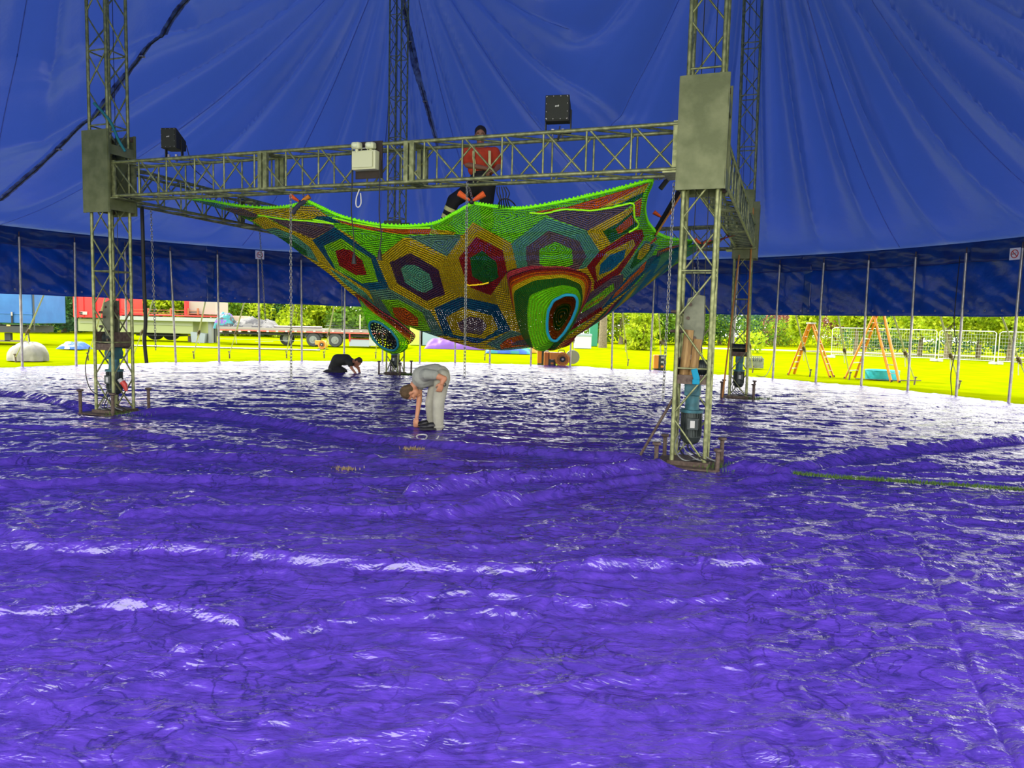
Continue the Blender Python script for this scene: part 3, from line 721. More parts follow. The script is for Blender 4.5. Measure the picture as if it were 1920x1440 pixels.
# black strap by the left tower
p = BASE['FL']
cable([A(266, 388, p.y+.8), A(268, 450, p.y+.8), A(270, 530, p.y+.8), A(273, 600, p.y+.8), A(271, 640, p.y+.8), A(275, 681, p.y+.8)], 0.03, BLACK, 'black sleeve of cable hanging right of the front left tower', n=8)
# teal straps
cable([A(176, 193, p.y-.22), A(205, 225, p.y-.25), A(222, 262, p.y-.25), A(235, 284, p.y-.22)], 0.02, TEALS, 'teal strap pulled diagonally across the upper front left tower', cat='strap', name='strap')
cable([A(1050, 236, 8.55), A(1046, 262, 8.6), A(1052, 250, 8.6)], 0.008, BLACK, 'short black cable loop under the right loudspeaker')
cable([A(256, 378, p.y+.5), A(254, 392, p.y+.5), A(248, 402, p.y+.5)], 0.02, TEALS, 'short teal strap end hanging under the left beam corner', cat='strap', name='strap')

# ------------------------------------------------------------------ crocheted net
YARN = {'lime': (0.24, 1.0, 0.0), 'yel': (1.0, 0.68, 0.0), 'must': (0.88, 0.60, 0.0), 'mauve': (0.22, 0.135, 0.12), 'plum': (0.085, 0.03, 0.07), 'sage': (0.14, 0.52, 0.24),
        'sage2': (0.16, 0.37, 0.19), 'dgreen': (0.01, 0.2, 0.01), 'red': (0.46, 0.01, 0.004), 'orange': (1.0, 0.16, 0.0), 'blue': (0.0, 0.13, 0.2), 'blue2': (0.0, 0.24, 0.36),
        'pink': (0.8, 0.06, 0.10), 'wine': (0.10, 0.005, 0.03), 'lime2': (0.36, 0.95, 0.0), 'dark': (0.01, 0.012, 0.015), 'brick': (0.5, 0.06, 0.05)}
def yarn_material(hole=True):
    m = bpy.data.materials.new('crochet_yarn' if hole else 'plain_yarn'); m.use_nodes = True
    N = m.node_tree.nodes; L = m.node_tree.links; p = N['Principled BSDF']
    p.inputs['Roughness'].default_value = 0.75; p.inputs['Specular IOR Level'].default_value = 0.2
    at = N.new('ShaderNodeAttribute'); at.attribute_name = 'yarn'; L.new(at.outputs['Color'], p.inputs['Base Color'])
    tr = N.new('ShaderNodeBsdfTranslucent'); L.new(at.outputs['Color'], tr.inputs[0])
    mx = N.new('ShaderNodeMixShader'); mx.inputs[0].default_value = 0.25; L.new(p.outputs[0], mx.inputs[1]); L.new(tr.outputs[0], mx.inputs[2])
    uv = N.new('ShaderNodeUVMap'); uv.uv_map = 'stitch'; sp_ = N.new('ShaderNodeSeparateXYZ'); L.new(uv.outputs[0], sp_.inputs[0])
    def M(op, a, b=None):
        n = N.new('ShaderNodeMath'); n.operation = op
        for i, v in enumerate((a, b)):
            if v is None: continue
            if isinstance(v, (int, float)): n.inputs[i].default_value = v
            else: L.new(v, n.inputs[i])
        return n.outputs[0]
    row = sp_.outputs[0]; al = sp_.outputs[1]
    s1 = M('SINE', M('MULTIPLY', row, 2*math.pi))          # rows
    par = M('MULTIPLY', M('MODULO', M('FLOOR', M('ADD', row, 1000)), 2), 0.5)
    s2 = M('SINE', M('MULTIPLY', M('ADD', al, par), 2*math.pi))
    b = N.new('ShaderNodeBump'); b.inputs['Strength'].default_value = 1.0; b.inputs['Distance'].default_value = 0.02
    L.new(M('ADD', s1, M('MULTIPLY', s2, 0.4)), b.inputs['Height']); L.new(b.outputs[0], p.inputs['Normal'])
    if hole:
        th = N.new('ShaderNodeAttribute'); th.attribute_name = 'open'
        h = M('GREATER_THAN', M('MULTIPLY', M('MAXIMUM', M('MULTIPLY', s1, -1), 0), M('MAXIMUM', s2, 0)), M('SUBTRACT', 1, th.outputs['Fac']))
        t2 = N.new('ShaderNodeBsdfTransparent'); m2 = N.new('ShaderNodeMixShader'); L.new(h, m2.inputs[0]); L.new(mx.outputs[0], m2.inputs[1]); L.new(t2.outputs[0], m2.inputs[2])
        L.new(m2.outputs[0], N['Material Output'].inputs[0])
    else: L.new(mx.outputs[0], N['Material Output'].inputs[0])
    return m
YM = yarn_material()
def yarn_attrs(me, colf, uvf, openf):
    """colf: per-face colour (F,3); uvf: per-loop (L,2); openf: per-face"""
    F_ = len(me.polygons); a = me.attributes.new('yarn', 'FLOAT_COLOR', 'FACE'); a.data.foreach_set('color', np.c_[colf, np.ones(F_)].astype(np.float32).ravel())
    o = me.attributes.new('open', 'FLOAT', 'FACE'); o.data.foreach_set('value', np.broadcast_to(openf, (F_,)).astype(np.float32).copy())
    u = me.uv_layers.new(name='stitch'); u.data.foreach_set('uv', uvf.astype(np.float32).ravel())
def c5(*p): return [(400+x/4.174, 340+y/4.174) for x, y in p]
def c6(*p): return [(820+x/4.0, 320+y/4.0) for x, y in p]
# each patch: list of nested (colour, polygon); stitch rows follow the first polygon
PATCH = [
 # lower / general areas first, hexagons over them
 [('lime', c5((850, 330), (1000, 320), (1250, 365), (1480, 405), (1700, 410), (1920, 380), (1920, 430), (1500, 440), (1400, 530), (1290, 590), (1250, 600), (1080, 430), (950, 350)))],
 [('lime', c6((-120, 480), (0, 380), (150, 300), (270, 250), (400, 250), (640, 280), (1000, 260), (1480, 70), (1620, 60), (800, 330), (820, 350), (560, 545), (268, 385), (150, 470), (0, 480)))],
 [('sage2', c5((1480, 435), (1600, 425), (1930, 415), (1940, 470), (1870, 540), (1830, 590), (1700, 520), (1560, 450)))],
 [('must', c5((1700, 375), (1840, 385), (1900, 400), (1880, 420), (1700, 415)))],
 [('yel', c5((180, 205), (400, 215), (600, 212), (700, 190), (790, 195), (900, 275), (780, 300), (560, 300), (350, 265)))],
 [('sage', c5((-200, 130), (0, 150), (100, 190), (200, 205), (180, 215), (80, 215), (-100, 180)))],
 [('mauve', c5((70, 210), (200, 203), (350, 262), (340, 285), (180, 262)))],
 [('dgreen', c5((180, 262), (340, 285), (320, 305), (250, 290)))],
 [('blue', c5((770, 302), (810, 272), (900, 275), (1000, 325), (940, 330)))],
 [('orange', c5((930, 285), (1100, 325), (1300, 360), (1450, 368), (1710, 368), (1690, 415), (1450, 412), (1200, 378), (1000, 325)))],
 [('yel', c5((300, 305), (390, 270), (600, 380), (775, 455), (940, 680), (1215, 855), (1290, 960), (1270, 985), (1100, 850), (850, 650), (700, 575), (420, 385)))],
 [('mauve', c5((410, 278), (560, 302), (740, 312), (940, 335), (945, 365), (780, 450), (600, 375)))],
 [('sage', c5((405, 375), (480, 362), (640, 425), (760, 520), (825, 635), (700, 575), (560, 490))), ('dgreen', c5((505, 435), (590, 445), (725, 540), (738, 582), (650, 560)))],
 [('sage', c5((900, 680), (1020, 750), (1190, 870), (1290, 990), (1200, 930), (1050, 820)))],
 # hexagons
 [('must', c5((1290, 600), (1480, 445), (1830, 590), (1935, 900), (1700, 1018), (1375, 838))), ('plum', c5((1380, 635), (1545, 560), (1760, 690), (1815, 885), (1665, 937), (1440, 800))), ('sage', c5((1468, 685), (1500, 655), (1580, 655), (1690, 725), (1722, 830), (1660, 872), (1600, 860), (1500, 790)))],
 [('blue', c5((775, 460), (950, 358), (1270, 590), (1375, 837), (1218, 857), (930, 672))), ('lime2', c5((862, 505), (1000, 447), (1235, 605), (1290, 790), (1160, 798), (960, 690))), ('red', c5((955, 545), (1015, 527), (1075, 540), (1165, 620), (1202, 733), (1110, 733), (985, 660)))],
 [('must', c6((75, 640), (268, 385), (555, 545), (605, 760), (640, 1195), (550, 1195), (450, 1005), (175, 945))), ('red', c6((160, 655), (290, 495), (490, 600), (525, 760), (400, 935), (225, 868))), ('dgreen', c6((245, 655), (335, 600), (445, 690), (457, 800), (370, 858), (262, 790)))],
 [('sage', c6((555, 545), (805, 350), (1120, 450), (1218, 605), (1120, 725), (900, 780), (605, 760))), ('mauve', c6((665, 572), (835, 450), (1065, 530), (1118, 645), (1060, 740), (850, 790), (675, 760))), ('lime', c6((765, 592), (885, 532), (1008, 590), (1018, 700), (900, 760), (768, 700)))],
 [('blue', c6((-25, 1030), (180, 945), (450, 1005), (552, 1195), (300, 1297), (50, 1235))), ('must', c6((62, 1102), (190, 1025), (415, 1090), (455, 1190), (350, 1262), (120, 1232))), ('mauve', c6((148, 1142), (240, 1093), (335, 1110), (375, 1165), (330, 1232), (180, 1212)))],
 [('sage2', c5((1222, 857), (1375, 838), (1700, 1016), (1810, 1205), (1600, 1215), (1450, 1140), (1270, 980))), ('lime2', c5((1312, 925), (1450, 925), (1640, 1030), (1703, 1175), (1540, 1165), (1400, 1060))), ('orange', c5((1400, 988), (1500, 990), (1605, 1075), (1605, 1135), (1500, 1125), (1420, 1060)))],
 [('sage2', c6((365, 1302), (552, 1195), (640, 1220), (700, 1325), (480, 1350))), ('orange', c6((468, 1310), (520, 1260), (650, 1228), (700, 1240), (700, 1315), (480, 1338))), ('mauve', c6((550, 1308), (600, 1275), (690, 1262), (690, 1312)))],
 [('red', c5((1730, 1240), (1860, 1250), (1920, 1258), (1920, 1290), (1790, 1270)))],
 [('red', c6((0, 1268), (150, 1290), (270, 1342), (150, 1345), (0, 1300))), ('lime2', c6((120, 1325), (260, 1342), (150, 1344)))],
 # right side
 [('mauve', c6((800, 322), (950, 292), (1150, 300), (1470, 245), (1390, 310), (1130, 452), (870, 360)))],
 [('orange', c6((690, 315), (1000, 265), (1590, 90), (1420, 195), (1200, 290), (1150, 298), (950, 290), (800, 320)))],
 [('yel', c6((1200, 285), (1430, 175), (1595, 90), (1550, 165), (1370, 245), (1290, 270)))],
 [('dgreen', c6((1370, 245), (1550, 160), (1535, 200), (1465, 240)))],
 [('orange', c6((1478, 240), (1535, 200), (1520, 345), (1475, 345)))],
 [('yel', c6((1122, 455), (1350, 330), (1480, 262), (1475, 350), (1510, 400), (1500, 440), (1440, 460), (1218, 605))), ('dgreen', c6((1240, 455), (1350, 400), (1465, 305), (1478, 385), (1515, 405), (1300, 545))), ('orange', c6((1338, 435), (1460, 330), (1470, 400), (1360, 480)))],
 [('red', c6((1120, 722), (1218, 605), (1440, 462), (1535, 438), (1552, 500), (1370, 772), (1170, 905), (1180, 830))), ('yel', c6((1185, 722), (1270, 610), (1470, 515), (1485, 560), (1350, 730), (1200, 830))), ('blue2', c6((1213, 782), (1222, 705), (1290, 635), (1415, 588), (1400, 660), (1310, 745)))],
 [('sage', c6((1370, 770), (1552, 525), (1655, 560), (1580, 680), (1405, 812))), ('dgreen', c6((1445, 725), (1480, 640), (1555, 545), (1625, 560), (1560, 655), (1460, 735))), ('yel', c6((1498, 662), (1510, 610), (1560, 545), (1600, 552), (1590, 600), (1530, 667)))],
 [('lime', c6((1540, 500), (1620, 470), (1690, 500), (1660, 560), (1560, 525)))],
 [('orange', c6((1590, 545), (1640, 495), (1650, 515), (1610, 548)))],
 [('blue', c6((1232, 1030), (1425, 795), (1610, 640), (1665, 628), (1590, 730), (1450, 880), (1245, 1035))), ('orange', c6((1305, 970), (1335, 915), (1570, 675), (1550, 745), (1400, 890))), ('mauve', c6((1345, 928), (1525, 745), (1500, 790), (1385, 900)))],
 [('mauve', c6((1640, 640), (1650, 600), (1730, 570), (1880, 540), (1800, 600), (1680, 660))), ('orange', c6((1650, 615), (1720, 580), (1800, 565), (1700, 605)))],
 [('mauve', c6((1145, 915), (1330, 790), (1395, 775), (1395, 835), (1232, 1025), (960, 1195), (990, 1110))), ('lime2', c6((1010, 1110), (1110, 1000), (1322, 842), (1328, 890), (1200, 1000))), ('must', c6((1090, 1045), (1135, 1005), (1268, 922), (1240, 962)))],
 [('red', c6((950, 1200), (1230, 1020), (1242, 1045), (980, 1215)))],
 [('mauve', c6((970, 1220), (1150, 1110), (1200, 1075), (1180, 1100), (1000, 1215)))],
 [('lime2', c6((900, 1265), (1080, 1150), (1120, 1130), (1000, 1225)))],
]
RIM_T = [(352, 372, 13.1), (400, 378, 12.3), (440, 385, 11.6), (500, 390, 10.9), (545, 387, 10.35), (577, 379, 10.15), (605, 391, 10.2), (640, 406, 10.3), (700, 420, 10.2), (760, 424, 10.0), (815, 419, 9.8), (850, 402, 9.55), (872, 390, 9.4), (888, 382, 9.3), (930, 388, 9.4), (975, 391, 9.4), (1040, 381, 9.2), (1100, 368, 9.0), (1160, 354, 8.8), (1222, 338, 8.62), (1213, 366, 8.95), (1209, 392, 9.3), (1214, 416, 9.8), (1231, 437, 10.3), (1255, 447, 11.2), (1300, 452, 13.2)]
RIM_B = [(352, 374, 13.15), (430, 397, 12.7), (475, 418, 12.4), (530, 450, 12.1), (570, 480, 11.9), (600, 501, 11.9), (625, 520, 11.9), (655, 548, 11.95), (705, 583, 12.1), (765, 612, 12.3), (825, 633, 12.5), (862, 645, 12.7), (882, 650, 12.8), (905, 655, 12.85), (945, 657, 12.85), (985, 653, 12.7), (1035, 645, 12.4), (1075, 632, 12.1), (1110, 606, 11.8), (1138, 580, 11.6), (1160, 561, 11.5), (1180, 543, 11.5), (1200, 525, 11.6), (1220, 497, 11.9), (1240, 481, 12.4), (1292, 468, 13.3)]
def interp_curve(P, u):
    P = np.array(P, float); s = np.arange(len(P)); x = np.asarray(u)*(len(P)-1)
    i = np.clip(np.floor(x).astype(int), 0, len(P)-2); f = (x-i)[:, None]
    p0 = P[np.maximum(i-1, 0)]; p1 = P[i]; p2 = P[i+1]; p3 = P[np.minimum(i+2, len(P)-1)]
    m1 = (p2-p0)*0.5*0.6; m2 = (p3-p1)*0.5*0.6
    return (2*f**3-3*f**2+1)*p1+(f**3-2*f**2+f)*m1+(-2*f**3+3*f**2)*p2+(f**3-f**2)*m2
def unproj_np(PX):
    px, py, Y = PX[..., 0], PX[..., 1], PX[..., 2]
    r = np.array(RT); u = np.array(UP); f = np.array(FWD)
    D = f+((px-960)/F)[..., None]*r+((720-py)/F)[..., None]*u
    t = Y/D[..., 1]; P = D*t[..., None]; P[..., 2] += EYE; return P
def inside(poly, X, Y):
    n = len(poly); r = np.zeros(X.shape, bool); j = n-1
    for i in range(n):
        xi, yi = poly[i]; xj, yj = poly[j]
        c = ((yi > Y) != (yj > Y)) & (X < (xj-xi)*(Y-yi)/((yj-yi) if yj != yi else 1e-9)+xi); r ^= c; j = i
    return r
def stitch_coords(poly, X, Y):
    """rows run parallel to the sides of the patch (distance from its centre, measured along the side's normal)"""
    P = np.array(poly); n = len(P); area = 0; cx = cy = 0
    for i in range(n):
        a, b = P[i], P[(i+1) % n]; cr_ = a[0]*b[1]-b[0]*a[1]; area += cr_; cx += (a[0]+b[0])*cr_; cy += (a[1]+b[1])*cr_
    cx /= 3*area; cy /= 3*area; best = np.full(X.shape, -1e9); row = np.zeros(X.shape); al = np.zeros(X.shape)
    for i in range(n):
        a, b = P[i], P[(i+1) % n]; d = b-a; L_ = np.hypot(*d)+1e-9; d = d/L_; nn = np.array([d[1], -d[0]])
        dist = (a-np.array([cx, cy]))@nn
        if dist < 0: nn = -nn; dist = -dist
        if dist < 3: continue
        pr = ((X-cx)*nn[0]+(Y-cy)*nn[1]); ra = pr/dist; m = ra > best
        best = np.where(m, ra, best); row = np.where(m, pr, row); al = np.where(m, (X-cx)*d[0]+(Y-cy)*d[1], al)
    return row, al
def paint(PX, Q):
    """PX: vertex pattern coordinates (N,2); Q: quads -> colour, loop stitch coordinates"""
    c = PX[Q].mean(1); X, Y = c[:, 0], c[:, 1]; jx = X+0.0; jy = Y
    col = np.tile(np.array(YARN['must']), (len(Q), 1)); lx = PX[Q][:, :, 0]; ly = PX[Q][:, :, 1]
    col[(Y < 440)] = YARN['lime']; col[(X < 760) & (Y > 430)] = YARN['yel']; col[(X > 1190)] = YARN['lime']
    U = np.stack([ly/4.2, lx/4.0], -1)
    for pt in PATCH:
        m = inside(pt[0][1], X, Y); ids = np.nonzero(m)[0]
        if not len(ids): continue
        r, a = stitch_coords(pt[0][1], lx[ids], ly[ids]); U[ids] = np.stack([r/3.9, a/3.6], -1)
        col[ids] = YARN[pt[0][0]]
        for k, (cn, pg) in enumerate(pt[1:]):
            m2 = inside(pg, X, Y); col[m2] = YARN[cn]
    return col, U
def crochet_net():
    root = thing('crochet_net', (A(900, 655, 12.8)), 'huge hammock net crocheted in bright hexagons, slung from the truss beams', 'net')
    nu, nv = 900, 300
    u = np.linspace(0, 1, nu); T = interp_curve(RIM_T, u); B = interp_curve(RIM_B, u); v = np.linspace(0, 1, nv)
    PX = T[:, None, :2]*(1-v)[None, :, None]+B[:, None, :2]*v[None, :, None]
    bul = 1.55; dd = T[:, None, 2]+(B-T)[:, None, 2]*(v[None, :]**bul)
    # gentle sag and puckers between the seams
    dd = dd-0.10*np.sin(np.pi*v)[None, :]*np.sin(u*np.pi*9)[:, None]**2*0.6
    # fabric turned over at the rim
    P = unproj_np(np.concatenate([PX, dd[..., None]], -1)); V = P.reshape(-1, 3); Q = grid_quads(nu, nv)
    col, U = paint(PX.reshape(-1, 2), Q)
    me = np_mesh('front_panel', V, Q, YM); yarn_attrs(me, col, U.reshape(-1, 2), 0.56)
    fr = bpy.data.objects.new('front_panel', me); COL.objects.link(fr); attach(fr, root)
    # rear half: from the underside up to the rear beams
    rimb = P[:, -1]; C0 = (np.array(BASE['BL'])+np.array(BASE['BR']))/2
    rear = [(rimb[0]+np.array([0, .02, 0.0])), np.array([BASE['BL'].x+0.9, BASE['BL'].y-3.2, 3.3]), np.array([BASE['BL'].x+1.2, BASE['BL'].y-1.4, 3.25]), np.array([-0.6, 16.6, 2.95]), np.array([1.6, 15.9, 3.0]), np.array([BASE['BR'].x-1.2, BASE['BR'].y-1.3, 3.25]), np.array([BASE['BR'].x-0.9, BASE['BR'].y-2.3, 3.3]), rimb[-1]+np.array([0, .02, 0])]
    nb = 260; ub = np.linspace(0, 1, nb); Rr = interp_curve(rear, ub); Bb = rimb[np.round(ub*(nu-1)).astype(int)]; vv = np.linspace(0, 1, 120)
    Pb = Bb[:, None]*(1-vv)[None, :, None]+Rr[:, None]*vv[None, :, None]
    Pb[..., 2] = Bb[:, None, 2]+(Rr-Bb)[:, None, 2]*(vv[None, :]**(0.5+1.3*np.sin(np.pi*ub)[:, None]**4))-0.02*np.sin(np.pi*vv)[None, :]*np.sin(np.pi*ub)[:, None]
    Qb = grid_quads(nb, 120); Vb = Pb.reshape(-1, 3); cc = Vb[Qb].mean(1); hx = 0.95
    q_ = cc[:, 0]/hx; r_ = (cc[:, 1]+cc[:, 2]*0.9)/hx/0.866; q2 = q_-0.5*np.floor(r_) % 1; ci = np.floor(q_+0.5*(np.floor(r_) % 2)); ri = np.floor(r_)
    fx = (q_+0.5*(ri % 2))-ci-0.5; fy = r_-ri-0.5; d = np.maximum(np.abs(fy), np.abs(fx)*0.87+np.abs(fy)*0.5)
    names = list(YARN)[:13]; idx = ((ci*7+ri*13).astype(int)) % 13; ring = np.digitize(d, [0.17, 0.33])
    colb = np.array([YARN[names[(i+int(k)*5) % 13]] for i, k in zip(idx, ring)])
    Ub = np.stack([cc[:, 1]/0.03, cc[:, 0]/0.03], -1); L3 = Vb[Qb]; Ul = np.stack([(L3[..., 1]+L3[..., 2])/0.035, L3[..., 0]/0.035], -1)
    me = np_mesh('rear_panel', Vb, Qb, YM); yarn_attrs(me, colb, Ul.reshape(-1, 2), 0.4)
    o = bpy.data.objects.new('rear_panel', me); COL.objects.link(o); attach(o, root)
    # rim cord and puckered rim loops
    def cord(pts, r, c, name, n=8, par=root):
        o = MB().tube(pts, r, n).build(name, mat('cord_'+c, YARN[c], 0.8), par); return o
    rim = [Vector(p) for p in P[::6, 0]]; cord(rim, 0.017, 'lime', 'rim_cord')
    mb = MB()
    for i in range(0, nu-1, 4):
        a = Vector(P[i, 0]); mb.ball(a+Vector((0, -0.01, 0.015)), 0.017, seg=6, rings=4)
    mb.build('rim_loops', mat('cord_lime', YARN['lime']), root, kind='stuff')
    # raised crochet joins between patches (yellow-green chain stitch)
    iP = {}
    def on_net(px, py):
        d2 = (PX[..., 0]-px)**2+(PX[..., 1]-py)**2; k = np.unravel_index(np.argmin(d2), d2.shape); return Vector(P[k])-ray(px, py).normalized()*0.03
    for ln, cn in ((c5((350, 265), (560, 298), (740, 310), (940, 332)), 'lime2'), (c6((690, 318), (800, 322), (950, 290), (1150, 300), (1300, 280), (1462, 240), (1475, 262)), 'lime2'),
                   (c6((1475, 262), (1478, 350), (1510, 400), (1500, 425), (1440, 462)), 'lime2'), (c5((780, 300), (860, 312), (940, 335)), 'lime2'), (c5((930, 285), (1100, 325), (1300, 360), (1450, 368), (1700, 366)), 'lime2'),
                   (c6((210, 850), (240, 862), (340, 852), (385, 840)), 'yel')):
        pts = sample([Vector((x, y, 0)) for x, y in ln], 40); MB().tube([on_net(p.x, p.y) for p in pts], 0.012, 6).build('chain_stitch', mat('cord_'+cn, YARN[cn], 0.8), root)
    # ---- sleeves (tunnels) hanging off the front
    def sleeve(name, rings, parent=root, open_=0.6, dens=26.0, n=96, window=None):
        """rings: list of (colour, [(px,py,Y)...]) from the base seam to the mouth; n points each"""
        loops = []
        for cn, lp in rings:
            Lp = np.array(lp+[lp[0]], float); s = np.r_[0, np.cumsum(np.hypot(*np.diff(Lp[:, :2], axis=0).T))]; s /= s[-1]
            uu = np.linspace(0, 1, n, endpoint=False); q = np.stack([np.interp(uu, s, Lp[:, k]) for k in range(3)], -1)
            for _ in range(3): q = (np.roll(q, 1, 0)+2*q+np.roll(q, -1, 0))/4
            loops.append(unproj_np(q))
        V = []; C = []; sub = 5
        for i in range(len(loops)-1):
            for s in range(sub): V.append(loops[i]*(1-s/sub)+loops[i+1]*(s/sub)); C.append(YARN[rings[i][0]])
        V.append(loops[-1]); V = np.array(V); m_ = len(V); V = V.transpose(1, 0, 2); Q = grid_quads(n, m_, True)
        nf = n*(m_-1); cols = np.tile(np.array(C), (n, 1)); ln = np.r_[0, np.cumsum(np.linalg.norm(np.diff(V, axis=1), axis=2).mean(0))]
        per = np.linalg.norm(V[:, m_//2]-np.roll(V[:, m_//2], 1, 0), axis=1).sum(); K = round(per*dens)
        I = np.repeat(np.arange(n), m_-1); J = np.tile(np.arange(m_-1), n)
        uvl = np.stack([np.stack([ln[J]*dens, I/n*K], -1), np.stack([ln[J]*dens, (I+1)/n*K], -1), np.stack([ln[J+1]*dens, (I+1)/n*K], -1), np.stack([ln[J+1]*dens, I/n*K], -1)], 1)
        if window is not None:
            c = V.reshape(-1, 3)[Q].mean(1)-np.array([0, 0, EYE]); zf_ = c@np.array(FWD); cx = 960+F*(c@np.array(RT))/zf_; cy = 720-F*(c@np.array(UP))/zf_
            keep = ~inside([(q[0], q[1]) for q in window], cx, cy); Q, cols, uvl = Q[keep], cols[keep], uvl[keep]
        me = np_mesh(name, V.reshape(-1, 3), Q, YM); yarn_attrs(me, cols, uvl.reshape(-1, 2), open_)
        o = bpy.data.objects.new(name, me); COL.objects.link(o); attach(o, parent); return o, loops
    def blend(a, b, t): return [(p[0]*(1-t)+q[0]*t, p[1]*(1-t)+q[1]*t, p[2]*(1-t)+q[2]*t) for p, q in zip(a, b)]
    def res(lp, n=48):
        Lp = np.array(lp+[lp[0]], float); s = np.r_[0, np.cumsum(np.hypot(*np.diff(Lp[:, :2], axis=0).T))]; s /= s[-1]
        uu = np.linspace(0, 1, n, endpoint=False); return [tuple(np.interp(x, s, Lp[:, k]) for k in range(3)) for x in uu]
    def cal(lp, anchors):  # resample piecewise between matching anchor indices so that rings correspond
        out = []; idx = anchors+[anchors[0]+len(lp)]
        for a, b in zip(idx, idx[1:]):
            seg = [lp[i % len(lp)] for i in range(a, b+1)]; L_ = np.array(seg, float); s = np.r_[0, np.cumsum(np.hypot(*np.diff(L_[:, :2], axis=0).T))]; s /= s[-1]
            for x in np.linspace(0, 1, 12, endpoint=False): out.append(tuple(np.interp(x, s, L_[:, k]) for k in range(3)))
        return out
    z6 = lambda pts: [(820+x/4.0, 320+y/4.0, Y) for x, y, Y in pts]
    base = z6([(510, 755, 10.35), (700, 700, 10.15), (950, 702, 10.1), (1150, 735, 10.3), (1185, 800, 10.5), (1130, 960, 10.8), (1040, 1130, 11.2), (940, 1270, 11.5), (820, 1330, 11.6), (700, 1340, 11.7), (620, 1200, 11.5), (560, 1000, 11.1)])
    yl = z6([(570, 905, 10.2), (720, 822, 9.95), (950, 800, 9.9), (1080, 850, 10.0), (1090, 920, 10.1), (1075, 1010, 10.3), (1010, 1130, 10.6), (930, 1260, 10.9), (820, 1325, 11.0), (700, 1335, 11.1), (630, 1240, 10.9), (585, 1080, 10.6)])
    rim_ = z6([(690, 935, 9.75), (820, 880, 9.6), (950, 855, 9.55), (1050, 880, 9.6), (1082, 950, 9.7), (1060, 1050, 9.85), (990, 1190, 10.1), (900, 1290, 10.3), (800, 1360, 10.4), (720, 1345, 10.4), (678, 1200, 10.2), (672, 1050, 9.95)])
    mouth = z6([(832, 1050, 9.72), (870, 975, 9.6), (960, 930, 9.5), (1030, 935, 9.5), (1052, 970, 9.55), (1045, 1030, 9.65), (1010, 1120, 9.8), (950, 1220, 9.95), (890, 1282, 10.05), (850, 1270, 10.0), (825, 1215, 9.95), (822, 1140, 9.85)])
    an = [0, 3, 6, 9]
    base, yl, rim_, mouth = [cal(q, an) for q in (base, yl, rim_, mouth)]
    rg = [('dark', base), ('pink', blend(base, yl, 0.04)), ('wine', blend(base, yl, 0.28)), ('red', blend(base, yl, 0.36)), ('orange', blend(base, yl, 0.48)), ('wine', blend(base, yl, 0.60)), ('orange', blend(base, yl, .63)), ('yel', blend(base, yl, 0.74)), ('dgreen', yl), ('dgreen', blend(yl, rim_, 0.5)), ('lime', rim_), ('lime', blend(rim_, mouth, 0.5)), ('blue2', blend(rim_, mouth, 0.93)), ('blue2', mouth)]
    sl_, lps = sleeve('hanging_tunnel', rg, dens=24.0)
    MB().tube([Vector(p) for p in lps[-1]], 0.02, 8, closed=True).build('mouth_cord', mat('cord_blue2', YARN['blue2'], 0.8), sl_)
    # lining of the tunnel seen through its mouth
    ce = np.array(mouth).mean(0)
    def push(lp, k, dY): return [(ce[0]+(x-ce[0])*k+0, ce[1]+(y-ce[1])*k, Y+dY) for x, y, Y in lp]
    lin, _ = sleeve('tunnel_lining', [('dgreen', push(mouth, 1.0, 0.02)), ('dgreen', push(mouth, 1.3, 0.35)), ('must', push(mouth, 1.35, 0.6)), ('wine', push(mouth, 1.3, 0.8)), ('red', push(mouth, 1.2, 0.95)), ('orange', push(mouth, 1.0, 1.1)), ('dgreen', push(mouth, 0.6, 1.25)), ('dgreen', push(mouth, 0.05, 1.3))], parent=sl_, dens=22)
    # left tunnel
    z5 = lambda pts: [(400+x/4.174, 340+y/4.174, Y) for x, y, Y in pts]
    b2 = z5([(1100, 870, 11.6), (1180, 910, 11.5), (1300, 1000, 11.5), (1450, 1090, 11.5), (1590, 1205, 11.6), (1560, 1260, 11.8), (1500, 1290, 11.9), (1400, 1250, 12.0), (1250, 1130, 12.0), (1180, 1010, 11.9), (1130, 930, 11.8), (1110, 890, 11.7)])
    y2 = z5([(1140, 905, 11.4), (1200, 990, 11.3), (1290, 1070, 11.25), (1420, 1170, 11.25), (1540, 1255, 11.3), (1530, 1280, 11.5), (1490, 1300, 11.6), (1400, 1260, 11.7), (1260, 1150, 11.7), (1190, 1030, 11.6), (1150, 960, 11.5), (1140, 920, 11.45)])
    r2 = z5([(1170, 985, 11.3), (1280, 1050, 11.1), (1400, 1130, 11.05), (1500, 1230, 11.05), (1530, 1300, 11.15), (1480, 1340, 11.3), (1400, 1355, 11.4), (1320, 1320, 11.45), (1230, 1230, 11.45), (1205, 1140, 11.4), (1185, 1060, 11.35), (1172, 1010, 11.3)])
    m2 = z5([(1222, 1110, 11.25), (1250, 1092, 11.15), (1310, 1110, 11.1), (1390, 1170, 11.08), (1440, 1240, 11.1), (1447, 1290, 11.15), (1415, 1325, 11.25), (1360, 1318, 11.3), (1300, 1285, 11.32), (1255, 1235, 11.32), (1230, 1180, 11.3), (1220, 1140, 11.28)])
    b2, y2, r2, m2 = [cal(q, an) for q in (b2, y2, r2, m2)]
    rg2 = [('dark', b2), ('pink', blend(b2, y2, 0.05)), ('wine', blend(b2, y2, 0.2)), ('red', blend(b2, y2, 0.4)), ('orange', blend(b2, y2, 0.65)), ('yel', blend(b2, y2, 0.8)), ('dgreen', y2), ('lime', blend(y2, r2, 0.25)), ('lime', r2), ('lime', blend(r2, m2, 0.5)), ('blue', blend(r2, m2, 0.9)), ('blue', m2)]
    s2, l2 = sleeve('hanging_tunnel', rg2, dens=24.0, window=m2)
